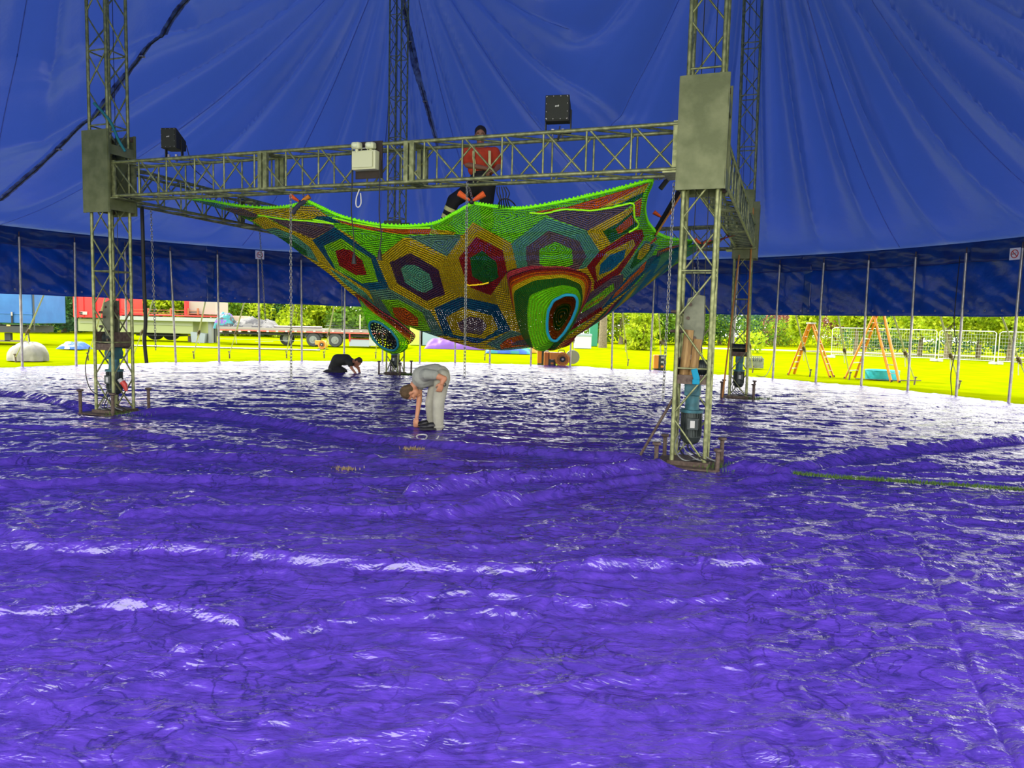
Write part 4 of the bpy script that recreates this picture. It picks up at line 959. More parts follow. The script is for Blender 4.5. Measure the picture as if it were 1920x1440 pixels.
    MB().tube([Vector(p) for p in l2[-1]], 0.018, 8, closed=True).build('mouth_cord', mat('cord_blue', YARN['blue'], 0.8), s2)
    ce = np.array(m2).mean(0)
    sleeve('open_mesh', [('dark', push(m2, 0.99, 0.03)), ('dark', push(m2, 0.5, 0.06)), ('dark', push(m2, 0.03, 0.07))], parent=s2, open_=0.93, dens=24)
    # rear tunnel: red lump behind the right tunnel
    b3 = [(1000, 645, 12.6), (1040, 640, 12.4), (1085, 622, 12.3), (1095, 615, 12.4), (1075, 628, 12.8), (1035, 645, 12.9)]; 
    mid = [(1003, 650, 12.5), (1035, 650, 12.4), (1078, 628, 12.3), (1092, 618, 12.4), (1070, 636, 12.8), (1030, 655, 12.9)]
    low = [(1010, 655, 12.5), (1032, 657, 12.45), (1066, 646, 12.4), (1080, 632, 12.45), (1068, 648, 12.75), (1036, 658, 12.8)]
    sleeve('hanging_tunnel', [('brick', [(x, y, Y) for x, y, Y in b3]), ('brick', mid), ('brick', low), ('wine', [(1035+(x-1035)*.5, 654+(y-654)*.3, Y) for x, y, Y in low])], dens=24, n=48)
    return P, PX
NETP, NETPX = crochet_net()
def net_at(px, py):
    d2 = (NETPX[..., 0]-px)**2+(NETPX[..., 1]-py)**2; k = np.unravel_index(np.argmin(d2), d2.shape); return Vector(NETP[k])
# orange slings tying the net up
def sling(px, py, Y, label, n=2, s=1.0, cols=(ORANGE, ORANGE)):
    c = A(px, py, Y); t = thing('sling_knot', c, label, 'sling', 'orange slings holding the net')
    for i in range(n):
        sgn = -1 if i == 0 else 1; pts = []
        e = c+Vector((0.16*sgn*s, 0, 0.10*s)); mb = MB()
        mb.tube([c, c.lerp(e, 0.4), e], [0.02*s, 0.06*s, 0.085*s], 6, flat=0.5); bevel(mb.build('loop', cols[i % 2], t), 0.01)
    MB().ball(c, 0.035*s).build('knot', BLACK, t); return t
sling(563, 379, 10.1, 'red sling knot above the yellow part of the net, left', s=0.8, cols=(ORANGE, mat('yarn_orange_yellow', (0.7, 0.25, 0.02), 0.8)))
sling(884, 378, 9.25, 'orange sling knot at the middle of the front rim under the man', s=1.0)
cable([A(548, 400, 10.0), A(560, 385, 10.0), A(572, 378, 10.05)], 0.03, mat('dark_sling', (0.03, 0.03, 0.06), 0.8), 'dark sling end lying over the yellow part of the net', cat='strap', name='strap')
sling(1241, 408, 10.6, 'orange sling knot left of the nearest tower', n=2, s=0.75)
sling(1316, 458, 12.6, 'orange sling knot seen through the nearest tower', n=2, s=0.8)
# black net ties and the timber bar at the right corner
MB().cyl(A(1277, 352, 9.6), A(1226, 440, 10.3), 0.035, n=10).build('black_pole', BLACK, label='black tube slanting down beside the right corner of the net', cat='tube')
MB().cyl(A(1279, 362, 9.55), A(1230, 440, 10.25), 0.014, n=8).build('orange_batten', ORANGEW, label='thin orange batten slanting down beside the black tube', cat='timber')
MB().cyl(A(1252, 336, 9.0), A(1238, 354, 9.0), 0.03, n=8).build('tube_stub', BLACK, label='short black tube end under the front beam near the nearest tower', cat='tube')
for i, (x0, y0, x1, y1, ya, yb) in enumerate(((1222, 338, 1262, 332, 8.65, 8.4), (352, 373, 330, 372, 13.1, 13.2), (888, 384, 880, 352, 9.3, 9.1), (577, 380, 566, 362, 10.15, 10.0), (1300, 460, 1352, 440, 13.2, 13.4))):
    chain(A(x0, y0, ya), A(x1, y1, yb), ['chain tying the top right corner of the net to the beam', 'chain tying the far left tip of the net', 'short chain above the middle knot of the net', 'short chain above the left red knot', 'chain tying the far right tip of the net'][i], link=0.025, group='net chains')
# light cables with connectors hanging before the net
for i, (x, xe, ye) in enumerate(((661, 664, 475), (713, 712, 468))):
    q = on_front_beam(x, 0.24); c = [A(x, 300, q.y), A(x-1, 345, q.y), A(x-2+4*i*0, 400, q.y), A(x+2, 440, q.y), A(xe, ye, q.y)]
    cable(c, 0.008, BLACK, 'black lamp cable hanging from the emergency light, %s one' % ['left', 'right'][i], group='lamp cables')
    e = A(xe, ye, q.y); t = thing('cable_connector', e-Vector((0, 0, 0.13)), 'black connector at the end of the %s lamp cable before the net' % ['left', 'right'][i], 'connector', 'cable connectors')
    MB().tube([e, e-Vector((0, 0, 0.03)), e-Vector((0, 0, 0.12))], [0.012, 0.022, 0.03], 10).build('body', BLACK, t); MB().cyl(e-Vector((0, 0, 0.12)), e-Vector((0, 0, 0.135)), 0.034, n=10).build('collar', BLACKP, t)
q = on_front_beam(672, 0.2); cable([A(674, 355, q.y), A(668, 372, q.y), A(668, 386, q.y), A(673, 388, q.y), A(677, 380, q.y), A(676, 362, q.y)], 0.008, ROPE, 'loop of white cord hanging under the emergency light', cat='cord', name='cord')
for i in range(5):
    x = 935+[-3, 2, 8, 14, 20][i]; q = 9.15
    cable([A(932+i*4, 350, q), A(x, 362, q), A(x+1-2*i+4, 376, q), A(x+3, 392, q+0.3)], 0.008, BLACK, 'one of the black cables bundled behind the front rim, right of the man', group='cable bundle by the man')
cable([A(933, 388, 9.5), A(938, 376, 9.4), A(950, 373, 9.4), A(962, 380, 9.4), A(970, 392, 9.6)], 0.009, BLACK, 'black cable loop arching over the net rim right of the man')

# ------------------------------------------------------------------ loudspeakers and emergency light on the front beam
def speaker(px0, py0, px1, py1, label, turn, depthk=0.3, top_cut=0.12):
    q = on_front_beam((px0+px1)/2, 0.0); Y = q.y-0.05; a = A(px0, py0, Y); b_ = A(px1, py1, Y)
    wd = (b_-a).x/math.cos(turn); ht = a.z-b_.z; c = Vector(((a.x+b_.x)/2, Y, b_.z))
    ux = Vector((math.cos(turn), math.sin(turn), 0)); uy = Vector((-math.sin(turn), math.cos(turn), 0)); uz = Vector((0, 0, 1))
    t = thing('loudspeaker', Vector((c.x, c.y, BZT)), label, 'loudspeaker', 'loudspeakers on the front beam')
    T = Matrix.Translation(c-ux*wd/2) @ Matrix((uy, uz, ux)).transposed().to_4x4()
    poly = [(0, 0), (depthk, 0.0), (depthk+0.02, 0.02), (depthk+0.02, ht-top_cut-0.02), (0.02, ht), (0, ht)]
    cb = bevel(MB().prism(poly, wd, T).build('cabinet', BLACKP, t), 0.008)
    g = bevel(MB().box(c-uy*0.006+uz*ht/2, (wd-0.02, 0.012, ht-0.02), Matrix((ux, uy, uz)).transposed()).build('grille', mat('speaker_grille', (0.022, 0.025, 0.018), 0.7, bump=0.4, bs=300), t), 0.004)
    mb = MB()
    for i in range(4):
        f = (-0.44, -0.16, 0.16, 0.44)[i]
        for x, z in ((f, 0.46), (f, -0.46), (-0.46, f), (0.46, f)): mb.cyl(c+ux*x*wd*0.95+uz*(ht/2+z*ht*0.95)-uy*0.018, c+ux*x*wd*0.95+uz*(ht/2+z*ht*0.95)-uy*0.01, 0.005, n=6)
    mb.build('screw', ALU, g)
    mb = MB(); w2 = 0.028
    for k in range(3): mb.box(c-uy*0.014+uz*ht*0.55+ux*(k-1)*0.016+uz*0.002*k, (0.011, 0.004, 0.016+0.004*(k == 2)), Matrix((ux, uy, uz)).transposed() @ Matrix.Rotation(0.25, 3, 'Y'))
    mb.build('badge', WHITE, g)
    mb = MB()
    for sg in (-1, 1): mb.box(c+ux*sg*(wd/2+0.008)+uy*0.14+uz*(ht*0.5-(ht*0.5+0.1)/2+0.0), (0.012, 0.05, ht*0.5+0.12), Matrix((ux, uy, uz)).transposed())
    mb.box(c+uy*0.14-uz*0.105, (wd+0.03, 0.05, 0.012), Matrix((ux, uy, uz)).transposed()); mb.build('yoke_bracket', BLACKP, t)
    for sg in (-1, 1):
        mb = MB(); p = c+ux*sg*0.06+uy*0.1-uz*0.12; mb.tube([p+Vector((0, 0.03*math.cos(a_), 0.03*math.sin(a_)-0.02)) for a_ in np.linspace(0, 6.283, 10, endpoint=False)], 0.01, 6, closed=True); mb.box(p+uz*0.03, (0.03, 0.03, 0.04)); mb.build('hook_clamp', ALU, t)
    return c
speaker(300, 239, 331, 278, 'left black loudspeaker on the front beam, sloped top, turned aside', -0.14, 0.24)
speaker(1023, 177, 1066, 227, 'right black loudspeaker on the front beam before dark blue canopy', -0.2, 0.16, 0.08)
cable([on_front_beam(349, 0)+Vector((0, 0, 0.85)) if False else A(349, 272, 10.9), A(354, 290, 10.95), A(360, 312, 10.95), A(378, 330, 10.9), A(400, 348, 10.9)], 0.007, BLACK, 'cable drooping from the left loudspeaker through the beam')
q = on_front_beam(688, 0.24); Y = q.y; bx = Vector((math.cos(SQA), -math.sin(SQA), 0)); mr = rotS
t = thing('emergency_light', A(688, 334, Y), 'cream twin spot emergency light mounted on the front beam', 'emergency light')
def epl(px, py, dy=0.0): return A(px, py, Y-0.0)+VY*dy
a = A(661, 262, Y); b_ = A(716, 336, Y); wd = (b_-a).length
MB().box(A(689, 299, Y)+VY*0.04, ((b_.x-a.x)/math.cos(SQA)*0.97, 0.018, a.z-b_.z-0.02), mr).build('backing_board', BOARD, t)
bd = bevel(MB().box(A(687, 302, Y)-VY*0.02, (0.34, 0.11, 0.235), mr).build('battery_case', CREAM, t), 0.012, 3)
MB().box(A(686, 302, Y)-VY*0.088, (0.29, 0.008, 0.19), mr).build('case_front', CREAM, bd)
ha = A(686, 284, Y)-VY*0.03; MB().tube([ha+bx*-0.05, ha+bx*-0.035+Vector((0, 0, 0.035)), ha+bx*0.035+Vector((0, 0, 0.035)), ha+bx*0.05], 0.007, 8).build('carry_handle', WHITE, t)
for px in (673, 699):
    c = A(px, 275, Y)-VY*0.05; h_ = bevel(MB().box(c, (0.12, 0.1, 0.085), mr @ Matrix.Rotation(0.1, 3, 'X')).build('spot_head', CREAM, t), 0.025, 3)
    MB().ball(c-VY*0.05, (0.045, 0.02, 0.035)).build('lens', LENS, h_); MB().cyl(c-Vector((0, 0, 0.04)), c-Vector((0, 0, 0.085)), 0.02).build('swivel', CREAM, h_)

# no smoking signs
def no_smoking(px, py, rad_off, label, s):
    p = rim_point(px, TR-0.30); d = ray(px, py); k = p.y/d.y; c = Vector((0, 0, EYE))+d*k; out = (TC-c); out.z = 0; out.normalize(); u = Vector((-out.y, out.x, 0)); u = u if u.x > 0 else -u
    t = thing('no_smoking_sign', c, label, 'sign', 'no smoking signs on the valance'); rot = Matrix((u, out, Vector((0, 0, 1)))).transposed()
    rot.col[1] = out
    bd = MB().box(c, (s, 0.008, s), rot).build('panel', mat('sign_white', (0.85, 0.85, 0.82), 0.4), t)
    RD = mat('sign_red', (0.6, 0.03, 0.02), 0.4); f = c+out*0.008
    MB().tube([f+u*math.cos(a)*s*0.33+Vector((0, 0, math.sin(a)*s*0.33)) for a in np.linspace(0, 6.283, 24, endpoint=False)], s*0.035, 6, closed=True).build('red_ring', RD, bd)
    MB().box(f, (s*0.64, 0.006, s*0.06), rot @ Matrix.Rotation(R(45), 3, 'Y')).build('red_bar', RD, bd)
    mb = MB(); mb.box(f-out*0.002+u*-0.03*s/0.3, (s*0.34, 0.005, s*0.06), rot); mb.tube([f+u*s*0.1+Vector((0, 0, s*0.05)), f+u*s*0.13+Vector((0, 0, s*0.12)), f+u*s*0.09+Vector((0, 0, s*0.18))], s*0.015, 5); mb.build('cigarette_symbol', BLACK, bd)
no_smoking(487, 478, 0, 'no smoking sign on the blue valance at the left, beside the hanging chain', 0.28)
no_smoking(1903, 476, 0, 'no smoking sign on the valance at the right edge of the photo', 0.26)

# ------------------------------------------------------------------ trees, hedges
def leaf_mat(name, c1, c2):
    m = mat(name, c1, 0.7, noise=c2, ns=1.5, trans=0.35, spec=0.2); return m
LEAF = {'dark': leaf_mat('leaf_dark', (0.06, 0.16, 0.04), (0.03, 0.1, 0.03)), 'mid': leaf_mat('leaf_mid', (0.2, 0.34, 0.02), (0.09, 0.2, 0.02)),
        'yellow': leaf_mat('leaf_yellow', (0.48, 0.55, 0.015), (0.22, 0.34, 0.01)), 'red': leaf_mat('leaf_red', (0.35, 0.14, 0.09), (0.2, 0.1, 0.05)), 'blue': leaf_mat('leaf_bluish', (0.09, 0.2, 0.1), (0.05, 0.13, 0.07))}
BARK = mat('bark', (0.25, 0.2, 0.13), 0.9, noise=(0.15, 0.12, 0.08), ns=12)
def leaves(blobs, n, s):
    """leaf cards scattered through ellipsoid clumps, as one numpy mesh"""
    V = []; tot = sum(b[3]*b[4]*b[5] for b in blobs)
    for cx, cy, cz, rx, ry, rz in blobs:
        k = max(20, int(n*rx*ry*rz/tot)); d = RNG.normal(size=(k, 3)); d /= np.linalg.norm(d, axis=1)[:, None]
        r = RNG.random(k)**0.25; P = np.array([cx, cy, cz])+d*r[:, None]*np.array([rx, ry, rz])*(0.85+0.3*RNG.random(k))[:, None]
        a = RNG.normal(size=(k, 3)); a /= np.linalg.norm(a, axis=1)[:, None]; b = np.cross(a, RNG.normal(size=(k, 3))); b /= np.linalg.norm(b, axis=1)[:, None]
        sz = s*(0.6+0.8*RNG.random(k))[:, None]; V.append(np.stack([P-a*sz, P-b*sz*0.55, P+a*sz, P+b*sz*0.55], 1))
    V = np.concatenate(V); V[..., 2] = np.maximum(V[..., 2], 0.02); return V.reshape(-1, 3), np.arange(len(V)*4).reshape(-1, 4)
def tree(x, y, h, cr_, kind, label, trunk=1.5, n=2600, s=0.14, group='trees beyond the tent', cat='tree', name='tree', low=None):
    t = thing(name, (x, y, 0), label, cat, group)
    blobs = []
    cz = trunk+(h-trunk)*0.5 if low is None else low
    for i in range(11):
        a = random.uniform(0, 6.28); r = random.uniform(0, 0.62)*cr_; z = random.uniform(trunk*0.9, h*0.92); k = random.uniform(0.35, 0.6)*cr_
        blobs.append((x+r*math.cos(a), y+r*math.sin(a), z, k, k, k*0.7))
    V, Q = leaves(blobs, n, s); np_obj('crown', V, Q, LEAF[kind], t, smooth=False)
    mb = MB(); mb.tube([(x, y, -0.05), (x+0.03, y, trunk*0.6), (x-0.05, y, trunk+0.4), (x, y, h*0.7)], [0.17*cr_/2.2, 0.13*cr_/2.2, 0.1*cr_/2.2, 0.03], 8)
    for i in range(4):
        a = i*1.6; mb.tube([(x, y, trunk+0.1*i), (x+math.cos(a)*cr_*0.4, y+math.sin(a)*cr_*0.4, trunk+1.0+0.2*i)], [0.06, 0.02], 6)
    mb.build('trunk', BARK, t); return t
kinds = [ # px, depth, height, crown, leaf, trunk clearance, words
 (85, 50, 4.6, 2.6, 'dark', 0.3, 'dense dark green bush behind the white bag'), (120, 52, 5.0, 2.4, 'blue', 0.3, 'dark bluish bush left of the red container'),
 (150, 56, 4.6, 2.2, 'mid', 0.5, 'mid green bush peeping beside the red container'), (262, 54, 4.8, 2.6, 'dark', 0.3, 'dark bush behind the first flatbed lorry, left'),
 (315, 54, 4.5, 2.2, 'yellow', 0.4, 'yellow-green bush above the first flatbed lorry'), (372, 56, 4.8, 2.4, 'mid', 0.4, 'green bush behind the beige box on the lorry'),
 (425, 54, 4.8, 2.4, 'mid', 0.4, 'green bush behind the heap of tarpaulins'), (470, 55, 5.0, 2.5, 'yellow', 0.3, 'yellow-green bush right of the tarpaulin heap'),
 (515, 56, 5.0, 2.4, 'dark', 0.3, 'dark green bush above the empty trailer bed'), (560, 54, 5.0, 2.5, 'yellow', 0.3, 'yellow-green bush left of the stacked grey panels'),
 (605, 56, 5.0, 2.4, 'yellow', 0.3, 'bright yellowish bush just left of the grey panel stack'), (655, 55, 5.0, 2.5, 'mid', 0.3, 'green bush behind the stacked grey panels'),
 (1120, 60, 5.0, 2.3, 'mid', 0.8, 'green tree beside the grey chest right of the net'), (1165, 58, 5.2, 2.5, 'yellow', 0.8, 'light yellow-green tree right of the net'),
 (1205, 46, 3.6, 1.5, 'yellow', 0.0, 'round light green bush left of the nearest tower'), (1245, 60, 5.4, 2.6, 'mid', 0.9, 'green tree behind the chain by the nearest tower'),
 (1300, 62, 5.2, 2.5, 'mid', 0.8, 'green tree seen through the nearest tower'), (1350, 64, 5.4, 2.6, 'blue', 0.8, 'bluish green tree between the two right towers'),
 (1425, 70, 5.6, 2.8, 'blue', 0.6, 'bluish green tree just right of the rear right tower'), (1478, 66, 5.6, 2.4, 'red', 0.9, 'pinkish copper tree left of the orange ladders'),
 (1505, 46, 3.9, 1.4, 'yellow', 1.5, 'young yellow-green tree behind the left orange ladder'), (1565, 70, 6.0, 3.0, 'red', 1.2, 'brownish copper tree between the two orange ladders'),
 (1607, 46, 4.4, 1.7, 'yellow', 1.7, 'young tree with pale trunk behind the right orange ladder'), (1660, 66, 5.5, 2.8, 'dark', 1.0, 'dark tree behind the fence over the blue tub'),
 (1728, 48, 4.4, 1.9, 'yellow', 1.8, 'young light green tree behind the fence right of the tub'), (1780, 44, 5.0, 2.4, 'yellow', 1.9, 'wide trunked light green tree behind the middle fence panel'),
 (1838, 46, 4.4, 1.8, 'yellow', 1.8, 'young light green tree near the right side of the fence'), (1870, 64, 5.5, 2.6, 'dark', 1.0, 'dark tree behind the young trees at the far right'),
 (1896, 42, 4.4, 1.8, 'yellow', 1.7, 'young light green tree at the right edge of the photo'), (1700, 70, 5.4, 2.8, 'mid', 0.8, 'mid green tree far behind the fence'), (1960, 48, 4.8, 2.2, 'mid', 1.4, 'green tree just beyond the right edge'),
 (700, 58, 5.0, 2.4, 'mid', 0.5, 'green tree behind the left tunnel of the net'), (760, 60, 5.0, 2.4, 'mid', 0.6, 'green tree behind the rear left tower'), (0, 62, 5.0, 2.6, 'dark', 0.3, 'dark bush behind the blue curtained trailer')]
for px, Y, h, c_, k, tr_, lb in kinds:
    d = ray(px, 610); x = d.x/d.y*Y
    tree(x, Y, h*0.74, c_*1.15, k, lb, trunk=tr_*0.95, n=3800, s=0.14 if Y > 50 else 0.12)
def hedge(px0, px1, Y, h, kind, label, dens=900):
    x0 = ray(px0, 610).x/ray(px0, 610).y*Y; x1 = ray(px1, 610).x/ray(px1, 610).y*Y; blobs = []; x = x0
    while x < x1: blobs.append((x, Y+random.uniform(-.3, .3), h*0.5, 1.0, 0.9, h*0.58*random.uniform(0.9, 1.08))); x += 0.8
    V, Q = leaves(blobs, int(dens*(x1-x0)/3), 0.11); np_obj('hedge', V, Q, LEAF[kind], smooth=False, label=label, cat='hedge')
hedge(1095, 1200, 62, 2.4, 'dark', 'dark hedge behind the lawn right of the net'); hedge(1225, 1480, 62, 2.3, 'mid', 'clipped green hedge running behind the two right towers')
hedge(1460, 1640, 62, 2.0, 'yellow', 'hedge of lighter green behind the two orange ladders'); hedge(1600, 1990, 54, 1.9, 'dark', 'long dark hedge behind the wire fence panels at right')
hedge(40, 300, 58, 2.6, 'dark', 'long dark undergrowth behind the red container'); hedge(300, 760, 60, 2.6, 'mid', 'long green undergrowth behind the flatbed trailers')
hedge(-60, 40, 60, 3.4, 'dark', 'dark undergrowth behind the blue curtained trailer')
hedge(1408, 1428, 45, 1.3, 'yellow', 'small bright yellow-green shrub right of the rear right tower', 1600)

# ------------------------------------------------------------------ wire fence panels at the right
FW = mat('fence_steel', (0.6, 0.62, 0.6), 0.4, 0.6)
fp = [A(1556, 660, 41), A(1757, 660, 39.5), A(1869, 660, 37.5), A(1985, 660, 36)]
for i in range(3):
    a = Vector((fp[i].x, fp[i].y, 0.05)); b = Vector((fp[i+1].x, fp[i+1].y, 0.05)); d = (b-a).normalized(); a = a+d*0.08; b = b-d*0.08; H_ = 1.62
    t = thing('fence_panel', a, 'wire mesh fence panel on the lawn, %s of the three' % ['leftmost', 'middle', 'rightmost'][i], 'fence', 'wire mesh fence panels')
    z = Vector((0, 0, H_))
    MB().tube([a, a+z*0.95, a+z+d*0.1, b+z-d*0.1, b+z*0.95, b], 0.024, 8).build('frame', FW, t); MB().cyl(a+z*0.06, b+z*0.06, 0.02).build('bottom_rail', FW, t)
    mb = MB(); n = int((b-a).length/0.12)
    for k in range(1, n): q = a.lerp(b, k/n); mb.cyl(q+z*0.06, q+z, 0.0035, n=4)
    for k in range(1, 9): mb.cyl(a+z*k/9, b+z*k/9, 0.0035, n=4)
    mb.build('wire_mesh', FW, t)
    for e in (a, b): MB().box(e+Vector((0, 0, -0.0)), (0.25, 0.5, 0.12)).build('foot_block', mat('concrete', (0.5, 0.5, 0.46), 0.9), t)

# ------------------------------------------------------------------ orange ladders
LAD = mat('ladder_orange', (0.62, 0.22, 0.003), 0.45, noise=(0.55, 0.18, 0.003))
def ladder(foot_l0, foot_l1, foot_r0, foot_r1, apex, label, wtop, z_open):
    """A-frame: feet on the ground (x, y), apex point; left pair and right pair of rails"""
    t = thing('step_ladder', ((foot_l0[0]+foot_r0[0])/2, foot_l0[1], 0), label, 'ladder', 'orange step ladders on the lawn')
    ap = Vector(apex)
    for nm, (f0, f1), sg in (('rear_leg', (foot_l0, foot_l1), -1), ('front_leg', (foot_r0, foot_r1), 1)):
        f0 = Vector((*f0, 0.0)); f1 = Vector((*f1, 0.0)); w_ = (f1-f0).normalized(); t0 = ap-w_*wtop/2+Vector((0.05*sg, 0, 0)); t1 = ap+w_*wtop/2+Vector((0.05*sg, 0, 0))
        for f, q in ((f0, t0), (f1, t1)):
            r_ = MB().tube([f, q], 0.06, 4, flat=0.55).build('rail', LAD, t); MB().box(f+Vector((0, 0, 0.03)), (0.06, 0.06, 0.06)).build('rubber_foot', BLACK, r_)
        for k in range(1, 8):
            s = k/8; MB().box(f0.lerp(t0, s).lerp(f1.lerp(t1, s), 0.5), ((f1.lerp(t1, s)-f0.lerp(t0, s)).length, 0.06, 0.022), Vector((1, 0, 0)).rotation_difference(w_).to_matrix()).build('step', ALU, t)
    MB().box(ap+Vector((0, 0, 0.02)), (0.18, 0.4, 0.05)).build('top_cap', mat('cap_grey', (0.35, 0.35, 0.33), 0.5), t)
    a = Vector((*foot_l0, 0)).lerp(ap, z_open); b = Vector((*foot_r0, 0)).lerp(ap, z_open); MB().cyl(a, b, 0.012, n=6).build('spreader', RUST, t)
def gxy(px, py): p = G(px, py); return (p.x, p.y)
ladder(gxy(1478, 703), gxy(1489, 701), gxy(1556, 708), gxy(1563, 707), A(1521, 607, G(1520, 705).y), 'smaller orange step ladder standing open on the lawn, left one', 0.22, 0.48)
ladder(gxy(1584, 710), gxy(1603, 708), gxy(1671, 716), gxy(1686, 717), A(1645, 590, G(1640, 712).y), 'larger orange step ladder astride the blue tub, right one', 0.3, 0.5)

# blue tub
p = G(1668, 714); r_ = 0.5; TUB = mat('tub_turquoise', (0.03, 0.5, 0.6), 0.4, noise=(0.02, 0.38, 0.5)); t = thing('paddling_tub', p, 'turquoise round tub standing on the lawn under the right ladder', 'tub')
p = Vector((p.x, p.y+0.5, 0)); mb = MB(); n = 32; prof = [(r_*0.97, 0.0), (r_, 0.06), (r_*1.02, 0.27), (r_*1.02, 0.3), (r_*0.98, 0.3), (r_*0.95, 0.03)]; vs = []; fs = []
for k in range(n):
    a = 2*math.pi*k/n
    for q, z in prof: q2 = q*(1+0.01*math.sin(a*9)); vs.append((p.x+q2*math.cos(a), p.y+q2*math.sin(a), z))
m_ = len(prof)
for k in range(n):
    for j in range(m_-1): fs.append((k*m_+j, ((k+1) % n)*m_+j, ((k+1) % n)*m_+j+1, k*m_+j+1))
fs.append(tuple(k*m_+m_-1 for k in range(n))); mb.add(vs, fs, 0, True).build('tub_wall', TUB, t)
MB().tube([(p.x+r_*1.02*math.cos(a), p.y+r_*1.02*math.sin(a), 0.3) for a in np.linspace(0, 6.283, 32, endpoint=False)], 0.012, 6, closed=True).build('rim', TUB, t)
cable([(p.x-1.0, p.y-.3, .03), (p.x-.6, p.y-.5, .03), (p.x-.1, p.y-.62, .03), (p.x+.5, p.y-.55, .03), (p.x+1.0, p.y-.5, .03)], 0.015, RUST, 'dark hose lying on the grass along the blue tub', cat='hose', name='hose')

# ------------------------------------------------------------------ orange blowers
ORP = mat('blower_orange', (0.85, 0.28, 0.02), 0.4)
def blower(px, py, label, turn=0.0, s=1.0):
    p = G(px, py); t = thing('air_blower', p, label, 'air blower', 'orange air blowers'); rot = Matrix.Rotation(turn, 3, 'Z'); P = lambda x, y, z: p+rot @ Vector((x*s, y*s, z*s))
    mb = MB(); mb.cyl(P(0.05, -0.14, 0.26), P(0.05, 0.14, 0.26), 0.23*s, n=28); b1 = bevel(mb.build('fan_housing', ORP, t), 0.02)
    MB().box(P(-0.2, 0, 0.36), (0.3*s, 0.26*s, 0.22*s), rot).build('outlet', ORP, t)
    mb = MB(); mb.cyl(P(0.05, -0.17, 0.26), P(0.05, -0.13, 0.26), 0.1*s, n=20)
    for q in (0.13, 0.17): mb.tube([P(0.05+q*math.cos(a), -0.155, 0.26+q*math.sin(a)) for a in np.linspace(0, 6.283, 20, endpoint=False)], 0.006*s, 5, closed=True)
    mb.build('inlet_grille', BLACK, b1); MB().cyl(P(0.05, -0.175, 0.26), P(0.05, -0.165, 0.26), 0.035*s, n=12).build('hub', ALU, b1)
    MB().box(P(0.05, 0, 0.02), (0.5*s, 0.3*s, 0.04*s), rot).build('base', BLACK, t)
    MB().tube([P(-0.08, 0, 0.46), P(-0.05, 0, 0.55), P(0.12, 0, 0.55), P(0.15, 0, 0.46)], 0.014*s, 8).build('handle', BLACK, t); return t
def motorbox(px, py, label):
    p = G(px, py); t = thing('generator_box', p, label, 'blower unit', 'orange and grey blower units')
    bevel(MB().box(p+Vector((-0.16, 0, 0.28)), (0.16, 0.3, 0.48)).build('side_cover', ORP, t), 0.02); bevel(MB().box(p+Vector((0.05, 0, 0.27)), (0.26, 0.3, 0.5)).build('control_box', MOTOR, t), 0.015)
    for i, z in enumerate((0.44, 0.28, 0.12)): MB().box(p+Vector((0.05, -0.155, z)), (0.1, 0.012, 0.07)).build('switch_plate', WHITE if i < 2 else ORP, t)
    MB().box(p+Vector((-0.02, 0, 0.012)), (0.42, 0.32, 0.024)).build('base', BLACK, t)
blower(1050, 688, 'round orange blower with black grille under the right end of the net', 0.1, 1.1); motorbox(1032, 687, 'orange and dark grey blower unit left of the round orange blower')
motorbox(1019, 683, 'orange blower unit half hidden behind the dark grey one'); motorbox(1237, 693, 'lone orange and grey blower unit left of the nearest tower')
MB().tube([G(1073, 684)+Vector((0, 0, 0.3))+Vector((0, 0.1, 0)), G(1073, 684)+Vector((0, -0.1, 0.3))], [0.26, 0.26], 20).build('cable_reel', mat('reel_grey', (0.3, 0.3, 0.26), 0.6), label='grey cable reel standing right of the round orange blower', cat='reel')
q = 38; blower(592, 649, 'small orange blower standing before the trailer wheels', 0.4, 1.0); blower(604, 655, 'second small orange blower on the grass before the trailer wheels', -0.2, 0.9)

# grey crate with cables right of the rear tower
p = G(1418, 692); t = thing('cable_crate', p, 'grey crate heaped with cables on the grass right of the rear right tower', 'crate')
bevel(MB().box(p+Vector((0, 0.3, 0.22)), (0.62, 0.4, 0.4)).build('body', mat('crate_grey', (0.2, 0.22, 0.18), 0.7, noise=(0.12, 0.14, 0.11)), t), 0.01)
mb = MB(); 
for i in range(7): mb.tube([p+Vector((-0.25+i*0.08, 0.1, 0.3)), p+Vector((-0.25+i*0.08, 0.12, 0.46)), p+Vector((-0.2+i*0.08, 0.4, 0.47))], 0.02, 6)
mb.build('cables', MOTOR, t)
# chest right of the net
p = A(1092, 655, 45); p.z = 0; t = thing('storage_chest', p, 'pale grey storage chest on the far lawn right of the net', 'chest'); CH = mat('chest_grey', (0.5, 0.55, 0.55), 0.6)
bevel(MB().box(p+Vector((0, 0, 0.4)), (1.0, 0.8, 0.78)).build('body', CH, t), 0.03); bevel(MB().box(p+Vector((0, 0, 0.84)), (1.06, 0.86, 0.16)).build('lid', mat('chest_lid', (0.25, 0.33, 0.38), 0.5), t), 0.03)
p = A(1112, 640, 50); p.z = 0; t = thing('utility_cabinet', p, 'green cabinet behind the grey chest on the far lawn', 'cabinet'); bevel(MB().box(p+Vector((0, 0, 0.8)), (0.55, 0.5, 1.6)).build('body', mat('cabinet_green', (0.03, 0.25, 0.16), 0.5), t), 0.03); MB().box(p+Vector((0, 0, 1.63)), (0.62, 0.57, 0.06)).build('lid', mat('cabinet_green', (0, 0, 0)), t)
MB().tube([A(1130, 672, 48), A(1130, 640, 48), A(1132, 590, 48), A(1128, 560, 48)], [0.3, 0.28, 0.24, 0.22], 10).build('bare_tree', BARK, label='thick pale bare tree trunk standing right of the grey chest', cat='tree')

